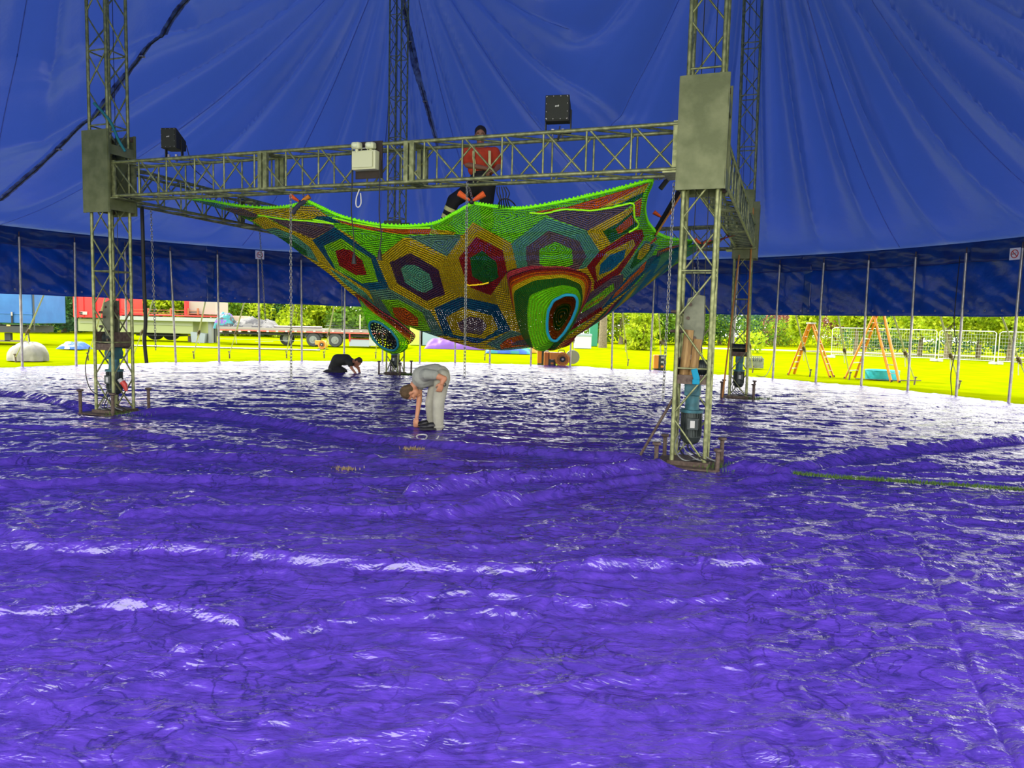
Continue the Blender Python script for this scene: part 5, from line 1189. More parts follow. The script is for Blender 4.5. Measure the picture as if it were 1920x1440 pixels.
# heaps of bright inflatable fabric beneath the net
def heap(px, py, Y, wx, wy, h, cols, label, name='fabric_heap', cat='heap of fabric', seed=0):
    c = A(px, py, Y); zb = 0.0 if py > 630 else c.z; nx, ny = 60, 34; x = np.linspace(-1, 1, nx); y = np.linspace(-1, 1, ny); XX, YY = np.meshgrid(x, y, indexing='ij')
    e = np.clip(1-XX**4, 0, 1)*np.clip(1-YY**2, 0, 1); Z = h*e**0.5*(0.55+0.9*fbm(XX*3*wx+seed, YY*3+seed, 3, seed)*0.8)
    V = np.stack([c.x+XX*wx+0.1*vn(YY*3, XX*4, seed), Y+YY*wy, zb+Z], -1).reshape(-1, 3); Q = grid_quads(nx, ny); cc = V[Q].mean(1)
    mi = (np.floor(fbm((cc[:, 0]-c.x)*1.6+seed, cc[:, 2]*3+(cc[:, 1]-Y)*1.2, 2, seed+3)*len(cols)*1.8).astype(int)) % len(cols)
    o = np_obj(name, V, Q, cols, label=label, cat=cat); o.data.polygons.foreach_set('material_index', mi.astype(np.int32)); return o
PURP = mat('fabric_purple', (0.14, 0.05, 0.32), 0.5); TQ = mat('fabric_turquoise', (0.01, 0.2, 0.22), 0.5); BL = mat('fabric_blue', (0.01, 0.09, 0.4), 0.5); LG = mat('fabric_lime', (0.1, 0.6, 0.05), 0.5); DG = mat('fabric_dark', (0.06, 0.06, 0.07), 0.7); LGY = mat('fabric_grey', (0.17, 0.165, 0.165), 0.7)
heap(885, 660, 40, 2.6, 0.9, 0.7, [PURP], 'flat purple inflatable lying on the grass behind the net', seed=2)
heap(950, 662, 36, 1.1, 0.6, 0.42, [BL, TQ, BL], 'blue and turquoise fabric heap on the grass under the net', seed=5)
heap(972, 662, 37, 0.6, 0.5, 0.5, [LG, TQ], 'lime green fabric heap on the grass under the net', seed=6); heap(992, 662, 37.5, 0.35, 0.4, 0.5, [ORP], 'orange fabric bundle on the grass under the net', seed=7)
for i, (px, c_, wd, hh) in enumerate(((808, 'blue grey', 1.3, 1.1), (782, 'pale yellow', 0.8, 1.6))):
    p = A(px, 650, 44); p.z = 0; t = thing('storage_box', p, ['blue-grey box standing on the far lawn right of the rear left tower', 'yellow-green crate beside the rear left tower on the far lawn'][i], 'box')
    bevel(MB().box(p+Vector((0, 0, hh/2)), (wd, 0.8, hh)).build('body', mat('box_'+c_, ((0.25, 0.36, 0.42), (0.5, 0.6, 0.1))[i], 0.6), t), 0.03); MB().box(p+Vector((0, 0, hh+0.03)), (wd+0.06, 0.86, 0.06)).build('lid', mat('box_lid', (0.3, 0.33, 0.35), 0.6), t)
heap(218, 656, 33, 0.0001+0.1, 0.1, 0.1, [TQ], 'tiny turquoise scrap on the grass behind the front left tower', seed=8)
heap(138, 658, 30, 0.5, 0.45, 0.28, [BL, WHITE, BL], 'crumpled blue and white fabric lying on the grass at left', seed=9)
# white bag
p = G(52, 676); nx, ny = 40, 24; mb = MB(); BAG = mat('bag_white', (0.36, 0.34, 0.3), 0.6, noise=(0.26, 0.25, 0.23), ns=4, bump=0.4, bs=8)
vs = []; fs = []
for i in range(nx):
    a = 2*math.pi*i/nx
    for j in range(ny):
        f = j/(ny-1); th = f*math.pi/2; r1 = 0.58*(math.cos(th))**0.7; k = 1+0.06*math.sin(a*7+f*5)+0.04*math.sin(a*13)
        vs.append((p.x+r1*math.cos(a)*k+0.08*f, p.y+0.7*r1*math.sin(a)*k, max(0, 0.56*math.sin(th)**0.8*(1+0.05*math.sin(a*5)))))
for i in range(nx):
    for j in range(ny-1): fs.append((i*ny+j, ((i+1) % nx)*ny+j, ((i+1) % nx)*ny+j+1, i*ny+j+1))
mb.add(vs, fs, 0, True); t = thing('fabric_bag', p, 'big off-white fabric bag slumped on the grass at the far left', 'bag'); mb.build('body', BAG, t); MB().cyl((p.x+0.08, p.y, 0.5), (p.x+0.03, p.y, 1.15), 0.02, 0.01, n=6).build('drawn_up_neck_cord', BLACK, t)

# ------------------------------------------------------------------ lorries and trailers
REDT = mat('lorry_red', (0.75, 0.03, 0.03), 0.35); CRM = mat('lorry_cream', (0.34, 0.38, 0.17), 0.5); WST = mat('lorry_white', (0.42, 0.44, 0.42), 0.4); CHS = mat('chassis_dark', (0.04, 0.045, 0.05), 0.6)
BLC = mat('curtain_blue', (0.03, 0.17, 0.5), 0.45, noise=(0.02, 0.13, 0.42), ns=1.5, bump=0.5, bs=2, trans=0.1); TYRE = mat('tyre', (0.05, 0.055, 0.06), 0.85); RIMM = mat('wheel_rim', (0.22, 0.24, 0.24), 0.4, 0.4)
def xz(px, py, Y): v = A(px, py, Y); return v.x, v.z
def pbox(px0, py0, px1, py1, Y, dep, name, m, par, mi=0, bv=0.01):
    x0, z0 = xz(px0, py0, Y); x1, z1 = xz(px1, py1, Y)
    return bevel(MB().box(((x0+x1)/2, Y+dep/2, (z0+z1)/2), (abs(x1-x0), dep, abs(z0-z1))).build(name, m, par), bv)
Y = 32; t = thing('curtain_trailer', (A(20, 600, Y).x, Y, 0), 'blue curtain-sided trailer cut off by the left edge', 'trailer')
cu = pbox(-140, 510, 61, 607, Y, 2.4, 'curtain', BLC, t, bv=0.03); pbox(-140, 607, 42, 624, Y+0.1, 2.2, 'chassis', CHS, t); pbox(60, 508, 63, 620, Y-0.02, 0.1, 'corner_post', CHS, t)
pbox(-140, 585, 61, 588, Y-0.02, 0.03, 'buckle_strap', BLC, cu, bv=0.004); pbox(20, 585, 24, 606, Y-0.05, 0.03, 'strap', BLACK, cu, bv=0.004); pbox(20, 585, 23.5, 592, Y-0.08, 0.03, 'buckle', ALU, cu, bv=0.004)
pbox(12, 608.5, 19, 611.5, Y+0.07, 0.04, 'marker_lamp', mat('lamp_amber', (0.9, 0.5, 0.15), 0.4), t, bv=0.005); pbox(8, 624, 20, 640, Y+0.3, 0.15, 'landing_leg', CHS, t); pbox(-60, 636, 48, 641.5, Y+0.3, 0.1, 'side_guard', mat('guard_brown', (0.2, 0.16, 0.14), 0.6), t)
pbox(-150, 620, -110, 648, Y+0.3, 0.3, 'landing_leg', CHS, t)
for i in range(2):
    c = A(-90-60*i, 640, Y+0.3); c.z = 0.45; MB().cyl(c, c+Vector((0, 0.3, 0)), 0.45, n=28).build('tyre', TYRE, t)
Y = 40; t = thing('flatbed_lorry', (A(280, 600, Y).x, Y, 0), 'first flatbed lorry with a red container end and a white bed, at left', 'lorry')
rc = pbox(136, 540, 228, 597, Y, 2.3, 'container', REDT, t)
for px in (143, 155, 178, 204, 222): pbox(px, 541, px+2.2, 596, Y-0.05, 0.06, 'rib', REDT, rc, bv=0.005)
pbox(151, 584, 163, 590, Y-0.07, 0.04, 'lettering_panel', WHITE, rc, bv=0.004); pbox(148, 585, 154, 587, Y-0.1, 0.03, 'black_flash', BLACK, rc, bv=0.003); pbox(149, 588, 154, 590, Y-0.1, 0.03, 'black_flash', BLACK, rc, bv=0.003)
sp_ = pbox(146, 597, 362, 626, Y+0.2, 2.0, 'side_skirt', CRM, t); pbox(150, 606, 360, 607, Y+0.17, 0.05, 'skirt_seam', mat('skirt_line', (0.3, 0.33, 0.2), 0.6), sp_, bv=0.002)
pbox(214, 592, 406, 604, Y-0.02, 2.3, 'bed', WST, t); pbox(214, 590, 406, 592.3, Y-0.03, 2.32, 'bed_edge', REDT, t); pbox(345, 563, 350, 590, Y, 2.2, 'red_post', REDT, t)
bx_ = pbox(351, 565, 404, 590, Y+0.3, 1.8, 'beige_box', mat('box_beige', (0.4, 0.35, 0.3), 0.7), t); RB = mat('rusty_red_beam', (0.4, 0.14, 0.06), 0.7)
for y0 in (580, 585.5): pbox(226, y0, 372, y0+2.6, Y+0.1, 0.15, 'loose_beam', RB, t, bv=0.004)
for px in (275, 318, 351, 369): pbox(px, 578, px+2.5, 590, Y+0.05, 0.12, 'stanchion', RB, t, bv=0.004)
mb = MB(); v = [A(x, y, Y-0.05) for x, y in ((359, 642), (383, 643), (385, 626), (357, 622))]; mb.add(v+[q+Vector((0, 0.5, 0)) for q in v], [(0, 1, 2, 3), (7, 6, 5, 4), (0, 4, 5, 1), (1, 5, 6, 2), (2, 6, 7, 3), (3, 7, 4, 0)]); mb.build('tool_locker', mat('locker_grey', (0.3, 0.35, 0.4), 0.5), t)
pbox(390, 604, 397, 654, Y+0.2, 0.3, 'landing_leg', mat('leg_grey', (0.25, 0.27, 0.28), 0.5), t); pbox(399, 604, 403, 650, Y+0.9, 0.3, 'landing_leg', CHS, t); pbox(352, 630, 357, 650, Y+0.5, 0.3, 'jack_leg', RUST, t); pbox(348, 648, 361, 652, Y+0.4, 0.5, 'jack_foot', RUST, t)
pbox(255, 626, 335, 631, Y+0.5, 1.2, 'axle_beam', CHS, t)
for px in (275, 305):
    c = A(px, 640, Y+0.5); c.z = 0.48; wh = MB().cyl(c+Vector((0, 0.9, 0)), c+Vector((0, 1.2, 0)), 0.46, n=28).build('tyre', TYRE, t)
Y = 38; t = thing('flatbed_trailer', (A(560, 600, Y).x, Y, 0), 'long flatbed trailer with red and white edge marking and twin wheels', 'trailer')
pbox(408, 617, 742, 620.5, Y, 2.3, 'deck', mat('deck_grey', (0.3, 0.27, 0.25), 0.7), t); ed = pbox(408, 619.5, 742, 625.5, Y-0.02, 0.08, 'red_edge', mat('edge_pink', (0.65, 0.12, 0.1), 0.45), t)
for i in range(19): x = 412+i*17.5; pbox(x, 619.8, x+4.5, 622.6, Y-0.05, 0.04, 'white_mark', WHITE, ed, bv=0.002)
pbox(408, 625.5, 742, 630, Y+0.3, 1.6, 'chassis_rail', CHS, t); pbox(408, 635, 573, 639.5, Y-0.0, 0.06, 'side_guard', mat('guard_grey', (0.42, 0.47, 0.47), 0.5), t); pbox(478, 639.5, 512, 641, Y-0.0, 0.06, 'side_guard', mat('guard_grey', (0, 0, 0)), t)
for j, (px, yy) in enumerate(((587, Y+0.05), (628, Y+0.05), (537, Y+0.9))):
    c = A(px, 640, yy); c.z = 0.0+0.36; R_ = 0.36; wh = MB().tube([c+Vector((0, a, 0)) for a in (0.0, 0.02, 0.28, 0.3)], [R_-0.03, R_, R_, R_-0.03], 30).build('tyre', TYRE, t)
    mb = MB(); mb.cyl(c+Vector((0, -0.012, 0)), c+Vector((0, 0.02, 0)), 0.2, n=24); mb.cyl(c+Vector((0, -0.06, 0)), c, 0.07, n=16)
    for k in range(6): a = k*math.pi/3; e = c+Vector((0.12*math.cos(a), -0.03, 0.12*math.sin(a))); mb.cyl(e, e+Vector((0, 0.02, 0)), 0.018, n=8)
    mb.build('wheel_rim', RIMM, wh)
for px in (587, 628):
    c = A(px, 640, Y+0.02); c.z = 0.36; MB().tube([c+Vector((0.44*math.cos(a), 0.15, 0.44*math.sin(a))) for a in np.linspace(0.3, math.pi-0.3, 12)], 0.04, 6, flat=3).build('mudguard', CHS, t)
pbox(655, 636, 692, 650, Y+0.1, 0.5, 'tool_locker', mat('locker_blue', (0.35, 0.4, 0.48), 0.5), t); pbox(655, 635, 692, 636.5, Y+0.05, 0.55, 'red_trim', REDT, t); pbox(654, 625, 656.5, 640, Y+0.05, 0.1, 'red_bracket', REDT, t); pbox(692, 622, 706, 649, Y+0.1, 0.5, 'side_box', WST, t)
mb_l = ['grey panel stack strapped on the flatbed trailer, layer %s' % w_ for w_ in ('one',)]
t2 = thing('panel_stack', A(655, 617, Y+0.3), 'strapped stack of pale grey stage panels on the flatbed trailer', 'stack of panels'); PN = mat('panel_grey', (0.4, 0.42, 0.4), 0.7, noise=(0.3, 0.32, 0.3))
for k in range(8):
    y0 = 616-k*3.1; dx = random.uniform(-3, 3); pbox(610+dx, y0-2.6, 716+dx, y0, Y+0.3+random.uniform(-.06, .06), 1.5, 'panel', PN, t2, bv=0.004)
pbox(674, 590, 676, 617, Y+0.2, 0.05, 'lashing_strap', STRAP, t2, bv=0.003)
for k in range(3): MB().cyl(A(510, 612+k*1.5, Y+0.6+k*.2), A(604, 613.5+k*1.2, Y+0.6+k*.2), 0.05, n=10).build('steel_pipe', ALU, label='pale steel pipe lying along the trailer bed left of the panel stack', cat='pipe', group='pipes on the trailer bed')
o = heap(480, 616, Y+0.9, 1.05, 0.8, 0.55, [LGY, DG, LGY], 'heap of grey and black tarpaulin on the flatbed trailer', seed=12); 
o = heap(422, 616, Y+0.9, 0.42, 0.7, 0.8, [TQ, PURP, LGY, DG], 'heap of turquoise, purple and grey bundles at the trailer front', seed=13)
pbox(432, 592, 458, 604, Y+1.5, 0.9, 'cardboard_box', mat('cardboard', (0.55, 0.42, 0.3), 0.8), None); bpy.data.objects['cardboard_box'].location.z += 0.0
tag(bpy.data.objects['cardboard_box'], 'tan cardboard box behind the turquoise bundles on the trailer', 'box')
for (a, b) in ((A(245, 653, 33), A(600, 647, 33)),): a.z = b.z = 0.05; MB().cyl(a, b, 0.04, n=8).build('steel_pipe', ALU, label='long thin grey pipe lying on the grass before the lorries', cat='pipe')
cable([A(1800, 480, 17.2), A(1789, 600, 17.0), A(1793, 650, 17.0), A(1783, 700, 17), G(1785, 742)], 0.01, BLACK, 'thin black cable dropping beside the second pole from the right edge')
cable([G(1447, 700)+Vector((0, 0, 1.2)), G(1447, 702)+Vector((0, 0, 0.5)), G(1436, 706)+Vector((0, 0, 0.03)), G(1418, 706)+Vector((0, 0, 0.03))], 0.01, BLACK, 'thin cable trailing on the ground beside the grey crate')

# ------------------------------------------------------------------ people
def remesh(mb, name, m, parent, voxel, smooth=1):
    me = mb.mesh(name, m); o = bpy.data.objects.new(name, me); COL.objects.link(o)
    r = o.modifiers.new('r', 'REMESH'); r.mode = 'VOXEL'; r.voxel_size = voxel; r.use_smooth_shade = True
    if smooth: s = o.modifiers.new('s', 'SMOOTH'); s.factor = 0.6; s.iterations = 3+smooth*2
    dg = bpy.context.evaluated_depsgraph_get(); ev = o.evaluated_get(dg); nm = bpy.data.meshes.new_from_object(ev); o.modifiers.clear(); o.data = nm; bpy.data.meshes.remove(me)
    nm.name = name; nm.materials.clear(); nm.materials.append(m)
    if parent is not None: attach(o, parent)
    return o
def limb(mb, pts, rs, n=14):
    pts = [Vector(p) for p in pts]
    for i in range(len(pts)-1): mb.cyl(pts[i], pts[i+1], rs[i], rs[i+1], n)
    for p, r in zip(pts, rs): mb.ball(p, r, seg=14, rings=10)
def basis(fwd, up):
    f = Vector(fwd).normalized(); u = Vector(up); u = (u-f*u.dot(f)).normalized(); r = f.cross(u)
    return Matrix((r, f, u)).transposed()   # local x right, y forward, z up
def head(mb, c, B, s=1.0):
    c = Vector(c); P = lambda x, y, z: c+B @ Vector((x*s, y*s, z*s))
    mb.ball(P(0, -0.005, 0.03), (0.075*s, 0.093*s, 0.088*s), rot=B, seg=20, rings=14); mb.ball(P(0, 0.025, -0.045), (0.055*s, 0.062*s, 0.068*s), rot=B, seg=18, rings=12)
    mb.tube([P(0, 0.088, 0.02), P(0, 0.105, -0.012), P(0, 0.115, -0.03)], [0.009*s, 0.012*s, 0.016*s], 8); mb.ball(P(0, 0.098, -0.034), (0.019*s, 0.014*s, 0.012*s), rot=B)
    for a in (-1, 1):
        mb.ball(P(a*0.078, -0.005, -0.01), (0.010*s, 0.02*s, 0.033*s), rot=B); mb.ball(P(a*0.032, 0.082, 0.032), (0.022*s, 0.014*s, 0.008*s), rot=B)
        mb.ball(P(a*0.045, 0.055, -0.02), (0.022*s, 0.024*s, 0.02*s), rot=B)
    mb.ball(P(0, 0.09, -0.066), (0.024*s, 0.01*s, 0.006*s), rot=B); mb.ball(P(0, 0.088, -0.078), (0.02*s, 0.01*s, 0.007*s), rot=B); mb.ball(P(0, 0.08, -0.1), (0.022*s, 0.016*s, 0.014*s), rot=B)
def face(par, c, B, s=1.0):
    c = Vector(c); P = lambda x, y, z: c+B @ Vector((x*s, y*s, z*s))
    for a in (-1, 1):
        e = MB().ball(P(a*0.031, 0.082, 0.012), (0.013*s, 0.008*s, 0.008*s), rot=B).build('eye', mat('eye_white', (0.6, 0.6, 0.58), 0.3), par); MB().ball(P(a*0.031, 0.0895, 0.012), 0.0055*s).build('iris', mat('iris', (0.04, 0.025, 0.015), 0.2), e)
        MB().tube([P(a*0.014, 0.096, 0.036), P(a*0.03, 0.097, 0.041), P(a*0.048, 0.084, 0.036)], 0.0042*s, 6).build('eyebrow', mat('brow', (0.05, 0.03, 0.02), 0.8), par)
    MB().ball(P(0, 0.0985, -0.071), (0.022*s, 0.004*s, 0.006*s), rot=B).build('lips', mat('lips', (0.4, 0.14, 0.1), 0.5), par)
def hand(mb, w_, B, curl=0.5, s=1.0, side=1, spread=0.12):
    """w_: wrist; B: columns x = thumb side, y = along the fingers, z = back of the hand"""
    w_ = Vector(w_); P = lambda x, y, z: w_+B @ Vector((x*s, y*s, z*s))
    mb.ball(P(0, 0.045, 0), (0.04*s, 0.052*s, 0.015*s), rot=B); mb.tube([P(0, -0.01, 0), P(0, 0.02, 0)], [0.026*s, 0.03*s], 12, flat=0.65)
    for i, (x, L_) in enumerate(((0.030, 0.070), (0.010, 0.079), (-0.010, 0.073), (-0.029, 0.057))):
        a = curl*(1+0.12*i); p = P(x, 0.085, 0); d = 0.0; pts = [P(x*0.9, 0.06, 0), p]; y, z = 0.085, 0.0
        for k, f in enumerate((0.45, 0.32, 0.23)):
            d += a*(0.7 if k == 0 else 1.0); y += L_*f*math.cos(d); z -= L_*f*math.sin(d); pts.append(P(x*(1+spread*k), y, z))
        limb(mb, pts, [0.0095*s, 0.0095*s, 0.0088*s, 0.008*s, 0.007*s], 8)
    limb(mb, [P(0.02, 0.015, -0.004), P(0.045, 0.042, -0.014), P(0.052, 0.072, -0.026), P(0.046, 0.095, -0.036)], [0.013*s, 0.0115*s, 0.0105*s, 0.0085*s], 8)
def shoe(par, heel, toe_dir, m, s=1.0, up=(0, 0, 1), sole=None):
    d = Vector(toe_dir).normalized(); u = Vector(up); u = (u-d*u.dot(d)).normalized(); r = d.cross(u); B = Matrix((r, d, u)).transposed(); h = Vector(heel); P = lambda x, y, z: h+B @ Vector((x*s, y*s, z*s)); mb = MB()
    mb.ball(P(0, 0.02, 0.045), (0.038*s, 0.045*s, 0.05*s), rot=B); mb.ball(P(0, 0.11, 0.045), (0.042*s, 0.08*s, 0.045*s), rot=B); mb.ball(P(0, 0.2, 0.035), (0.048*s, 0.06*s, 0.035*s), rot=B); mb.cyl(P(0, 0.02, 0.03), P(0, 0.03, 0.12), 0.045*s, 0.045*s, 14); mb.cyl(P(0, 0.12, 0.04), P(0, 0.2, 0.035), 0.04*s, 0.04*s)
    o = remesh(mb, 'shoe', m, par, 0.012, 1)
    pl = [(0.045*math.cos(a)*(1.05 if math.sin(a) > 0 else 0.85), 0.115+0.145*math.sin(a)) for a in np.linspace(0, 6.283, 20, endpoint=False)]
    MB().prism([(x*s, y*s) for x, y in pl], 0.022*s, Matrix.Translation(h-u*0.004) @ B.to_4x4()).build('sole', sole or BLACK, o); return o
def cut_above(o, co, no):
    bm = bmesh.new(); bm.from_mesh(o.data); bmesh.ops.bisect_plane(bm, geom=bm.verts[:]+bm.edges[:]+bm.faces[:], plane_co=o.matrix_world.inverted() @ Vector(co) if False else Vector(co), plane_no=Vector(no), clear_outer=True); bm.to_mesh(o.data); bm.free()
def hair(par, c, B, col, s=1.0, m=None):
    c = Vector(c); P = lambda x, y, z: c+B @ Vector((x*s, y*s, z*s)); mb = MB()
    mb.ball(P(0, -0.016, 0.043), (0.083*s, 0.095*s, 0.088*s), rot=B, seg=22, rings=16); mb.ball(P(0, -0.05, 0.0), (0.074*s, 0.06*s, 0.075*s), rot=B)
    for i in range(26):
        a = random.uniform(0, 6.28); e = random.uniform(0.2, 1.3); mb.ball(P(0.07*math.cos(a)*math.cos(e), -0.016+0.082*math.sin(a)*math.cos(e), 0.043+0.08*math.sin(e)), 0.016*s, seg=6, rings=5)
    return remesh(mb, 'hair', m, par, 0.01, 1)
SKIN = mat('skin', (0.55, 0.25, 0.13), 0.5, noise=(0.5, 0.21, 0.11), ns=6); SKIND = mat('skin_tan', (0.30, 0.13, 0.07), 0.5)
def shirt_folds(name, c1, c2): return mat(name, c1, 0.85, noise=c2, ns=5, bump=0.6, bs=14)

# --- the man bending down in grey, seen from his left side
def bending_man():
    fL = G(819, 811); fR = G(801, 806); Yb = fL.y; t = thing('person', (fL.x, fL.y, 0), 'person in grey T-shirt and pale trousers bending to touch the purple floor', 'person')
    H = lambda px, py, dy=0.0: A(px, py, Yb+dy)
    zf = 0.06
    hipN = H(829, 708, -0.06); hipF = H(822, 706, 0.14); kneN = H(822, 757, -0.06); kneF = H(808, 757, 0.12); ankN = H(822, 800, -0.04); ankF = H(811, 797, 0.16)
    pel = (hipN+hipF)/2+Vector((0, 0, 0.03)); mid = H(816, 700, 0.04); chest = H(792, 706, 0.04); shN = H(801, 702, -0.15); shF = H(786, 708, 0.22); nk = H(776, 722, 0.05); hd = H(769, 735, 0.05)
    elF = H(786, 752, 0.12); wrF = H(781.5, 783, 0.05); elN = H(833, 710, -0.2); wrN = H(829, 718, -0.22)
    Bh = basis(Vector((0.10, 0.1, -1)), Vector((-1, 0, -0.25)))   # face towards the floor, crown to the left
    Bh = basis(Vector((0.35, 0.25, -0.9)), Vector((-0.72, -0.05, -0.6)))
    mb = MB()
    limb(mb, [hipN, kneN, ankN], [0.085, 0.055, 0.042]); limb(mb, [hipF, kneF, ankF], [0.085, 0.055, 0.042]); limb(mb, [pel, mid, chest], [0.12, 0.12, 0.125]); limb(mb, [shN, chest, shF], [0.055, 0.1, 0.055]); limb(mb, [chest, nk, hd], [0.09, 0.055, 0.055])
    limb(mb, [shF, elF, wrF], [0.052, 0.04, 0.027]); limb(mb, [shN, elN.lerp(shN, 0.5)+Vector((0, -0.03, 0.015)), elN, wrN], [0.05, 0.047, 0.042, 0.03]); head(mb, hd, Bh, 1.08)
    hand(mb, wrF, basis(Vector((-0.15, -0.1, -1)), Vector((-0.5, -1, 0.1))), 0.55, 1.1); hand(mb, wrN, basis(Vector((-0.35, 0.1, -1)), Vector((0.2, -1, 0))), 0.5, 1.1)
    body = remesh(mb, 'body', SKIN, t, 0.0075, 1); face(body, hd, Bh, 1.08)
    hair(t, hd, Bh, None, 1.08, mat('hair_brown', (0.11, 0.065, 0.025), 0.8, noise=(0.07, 0.04, 0.015), ns=30, bump=0.5, bs=60))
    mb = MB(); limb(mb, [pel+Vector((-0.02, 0, 0.0)), mid, chest, chest.lerp(nk, 0.55)], [0.125, 0.142, 0.15, 0.085], 18); limb(mb, [shN, chest, shF], [0.075, 0.12, 0.075]); limb(mb, [shN, shN.lerp(elN, 0.45)+Vector((0, -0.02, 0.02))], [0.078, 0.07]); limb(mb, [shF, shF.lerp(elF, 0.4)], [0.075, 0.068])
    limb(mb, [chest+Vector((0, 0, -0.06)), mid+Vector((-0.04, 0, -0.1))], [0.11, 0.08])
    remesh(mb, 't_shirt', shirt_folds('tshirt_grey', (0.34, 0.35, 0.30), (0.27, 0.28, 0.24)), t, 0.011, 1)
    mb = MB(); TR_ = shirt_folds('trousers_pale', (0.43, 0.42, 0.33), (0.33, 0.32, 0.25))
    limb(mb, [pel, pel.lerp(mid, 0.25)], [0.138, 0.13], 18); limb(mb, [hipN, hipN.lerp(kneN, 0.5), kneN, kneN.lerp(ankN, 0.6), ankN], [0.118, 0.098, 0.084, 0.078, 0.07]); limb(mb, [hipF, hipF.lerp(kneF, 0.5), kneF, kneF.lerp(ankF, 0.6), ankF], [0.118, 0.098, 0.084, 0.078, 0.07])
    tr = remesh(mb, 'trousers', TR_, t, 0.011, 1)
    for a in (ankN, ankF): MB().tube([a+Vector((0.073*math.cos(q), 0.073*math.sin(q), -0.0)) for q in np.linspace(0, 6.283, 16, endpoint=False)], 0.014, 6, closed=True).build('cuff', TR_, tr)
    e = H(833, 721, -0.22); MB().tube([e+Vector((0.022*math.cos(q), 0, 0.022*math.sin(q))) for q in np.linspace(0, 6.283, 12, endpoint=False)], 0.007, 6, closed=True).build('dark_ring', BLACK, t)
    BS = mat('black_shoe', (0.012, 0.012, 0.014), 0.4)
    for a in (ankN, ankF): shoe(t, (a.x+0.035, a.y, max(zf-0.005, fz(a.x, a.y)-0.01)), (-1, -0.25, 0), BS, 1.15)
    return t
bending_man()

# --- kneeling man in dark clothes at the back
def kneeling_man():
    g = G(648, 702); Y = g.y+0.1; t = thing('person', (g.x, Y, 0), 'person in dark clothes kneeling and bent low over the floor at the back', 'person'); H = lambda px, py, dy=0.0: A(px, py, Y+dy)
    pel = H(628, 689, 0.05); mid = H(633, 676, 0.05); chest = H(649, 675, 0.03); shN = H(656, 681, -0.14); shF = H(656, 677, 0.2); nk = H(663, 677, 0.03); hd = H(671, 678.5, 0.0)
    kn = [H(641, 697, -0.12), H(645, 697, 0.2)]; ft = [H(622, 698, -0.1), H(624, 698, 0.2)]
    el = H(659, 690, -0.2); wr = H(667, 700, -0.25); el2 = H(672, 690, 0.1); wr2 = H(675, 701, -0.05)
    Bh = basis(Vector((0.45, -0.25, -0.85)), Vector((0.75, 0.0, 0.45))); mb = MB()
    limb(mb, [pel, mid, chest], [0.13, 0.12, 0.12]); limb(mb, [shN, chest, shF], [0.055, 0.1, 0.055]); limb(mb, [chest, nk, hd], [0.09, 0.06, 0.055]); limb(mb, [shN, el, wr], [0.05, 0.042, 0.028]); limb(mb, [shF, el2, wr2], [0.05, 0.042, 0.028])
    for k, f in zip(kn, ft): limb(mb, [pel, k, f], [0.1, 0.06, 0.04])
    head(mb, hd, Bh, 1.05); hand(mb, wr, basis(Vector((0.6, -0.2, -0.5)), Vector((0, 0, 1))), 0.5, 1.05); hand(mb, wr2, basis(Vector((0.3, -0.2, -0.6)), Vector((0, 0, 1))), 0.5, 1.05)
    body = remesh(mb, 'body', SKIN, t, 0.009, 1); face(body, hd, Bh, 1.05); hair(t, hd, Bh, None, 1.06, mat('hair_dark', (0.06, 0.04, 0.02), 0.8))
    mb = MB(); limb(mb, [pel+Vector((0, 0, 0.02)), mid+Vector((0, 0, 0.02)), chest+Vector((0, 0, 0.01)), chest.lerp(nk, 0.6)], [0.165, 0.165, 0.16, 0.09], 18); limb(mb, [shN, chest, shF], [0.08, 0.12, 0.08]); limb(mb, [shN, shN.lerp(el, 0.4)], [0.08, 0.07]); limb(mb, [shF, shF.lerp(el2, 0.4)], [0.08, 0.07]); remesh(mb, 't_shirt', shirt_folds('tshirt_olive', (0.035, 0.038, 0.028), (0.02, 0.022, 0.016)), t, 0.013, 1)
    mb = MB(); limb(mb, [pel, pel+Vector((-0.02, 0, -0.03))], [0.175, 0.17])
    for k, f in zip(kn, ft): limb(mb, [pel, k, f], [0.14, 0.1, 0.07])
    remesh(mb, 'trousers', shirt_folds('trousers_dark', (0.03, 0.03, 0.026), (0.018, 0.018, 0.016)), t, 0.013, 1)
    for f in ft: shoe(t, (f.x+0.02, f.y, max(0.05, f.z-0.05)), (-1, 0, -0.1), BLACK, 1.0)
    MB().tube([wr2.lerp(el2, 0.15)+Vector((0.03*math.cos(q), 0.03*math.sin(q), 0)) for q in np.linspace(0, 6.283, 12, endpoint=False)], 0.014, 6, closed=True).build('wrist_band', mat('band_blue', (0.02, 0.05, 0.2), 0.6), t)
kneeling_man()

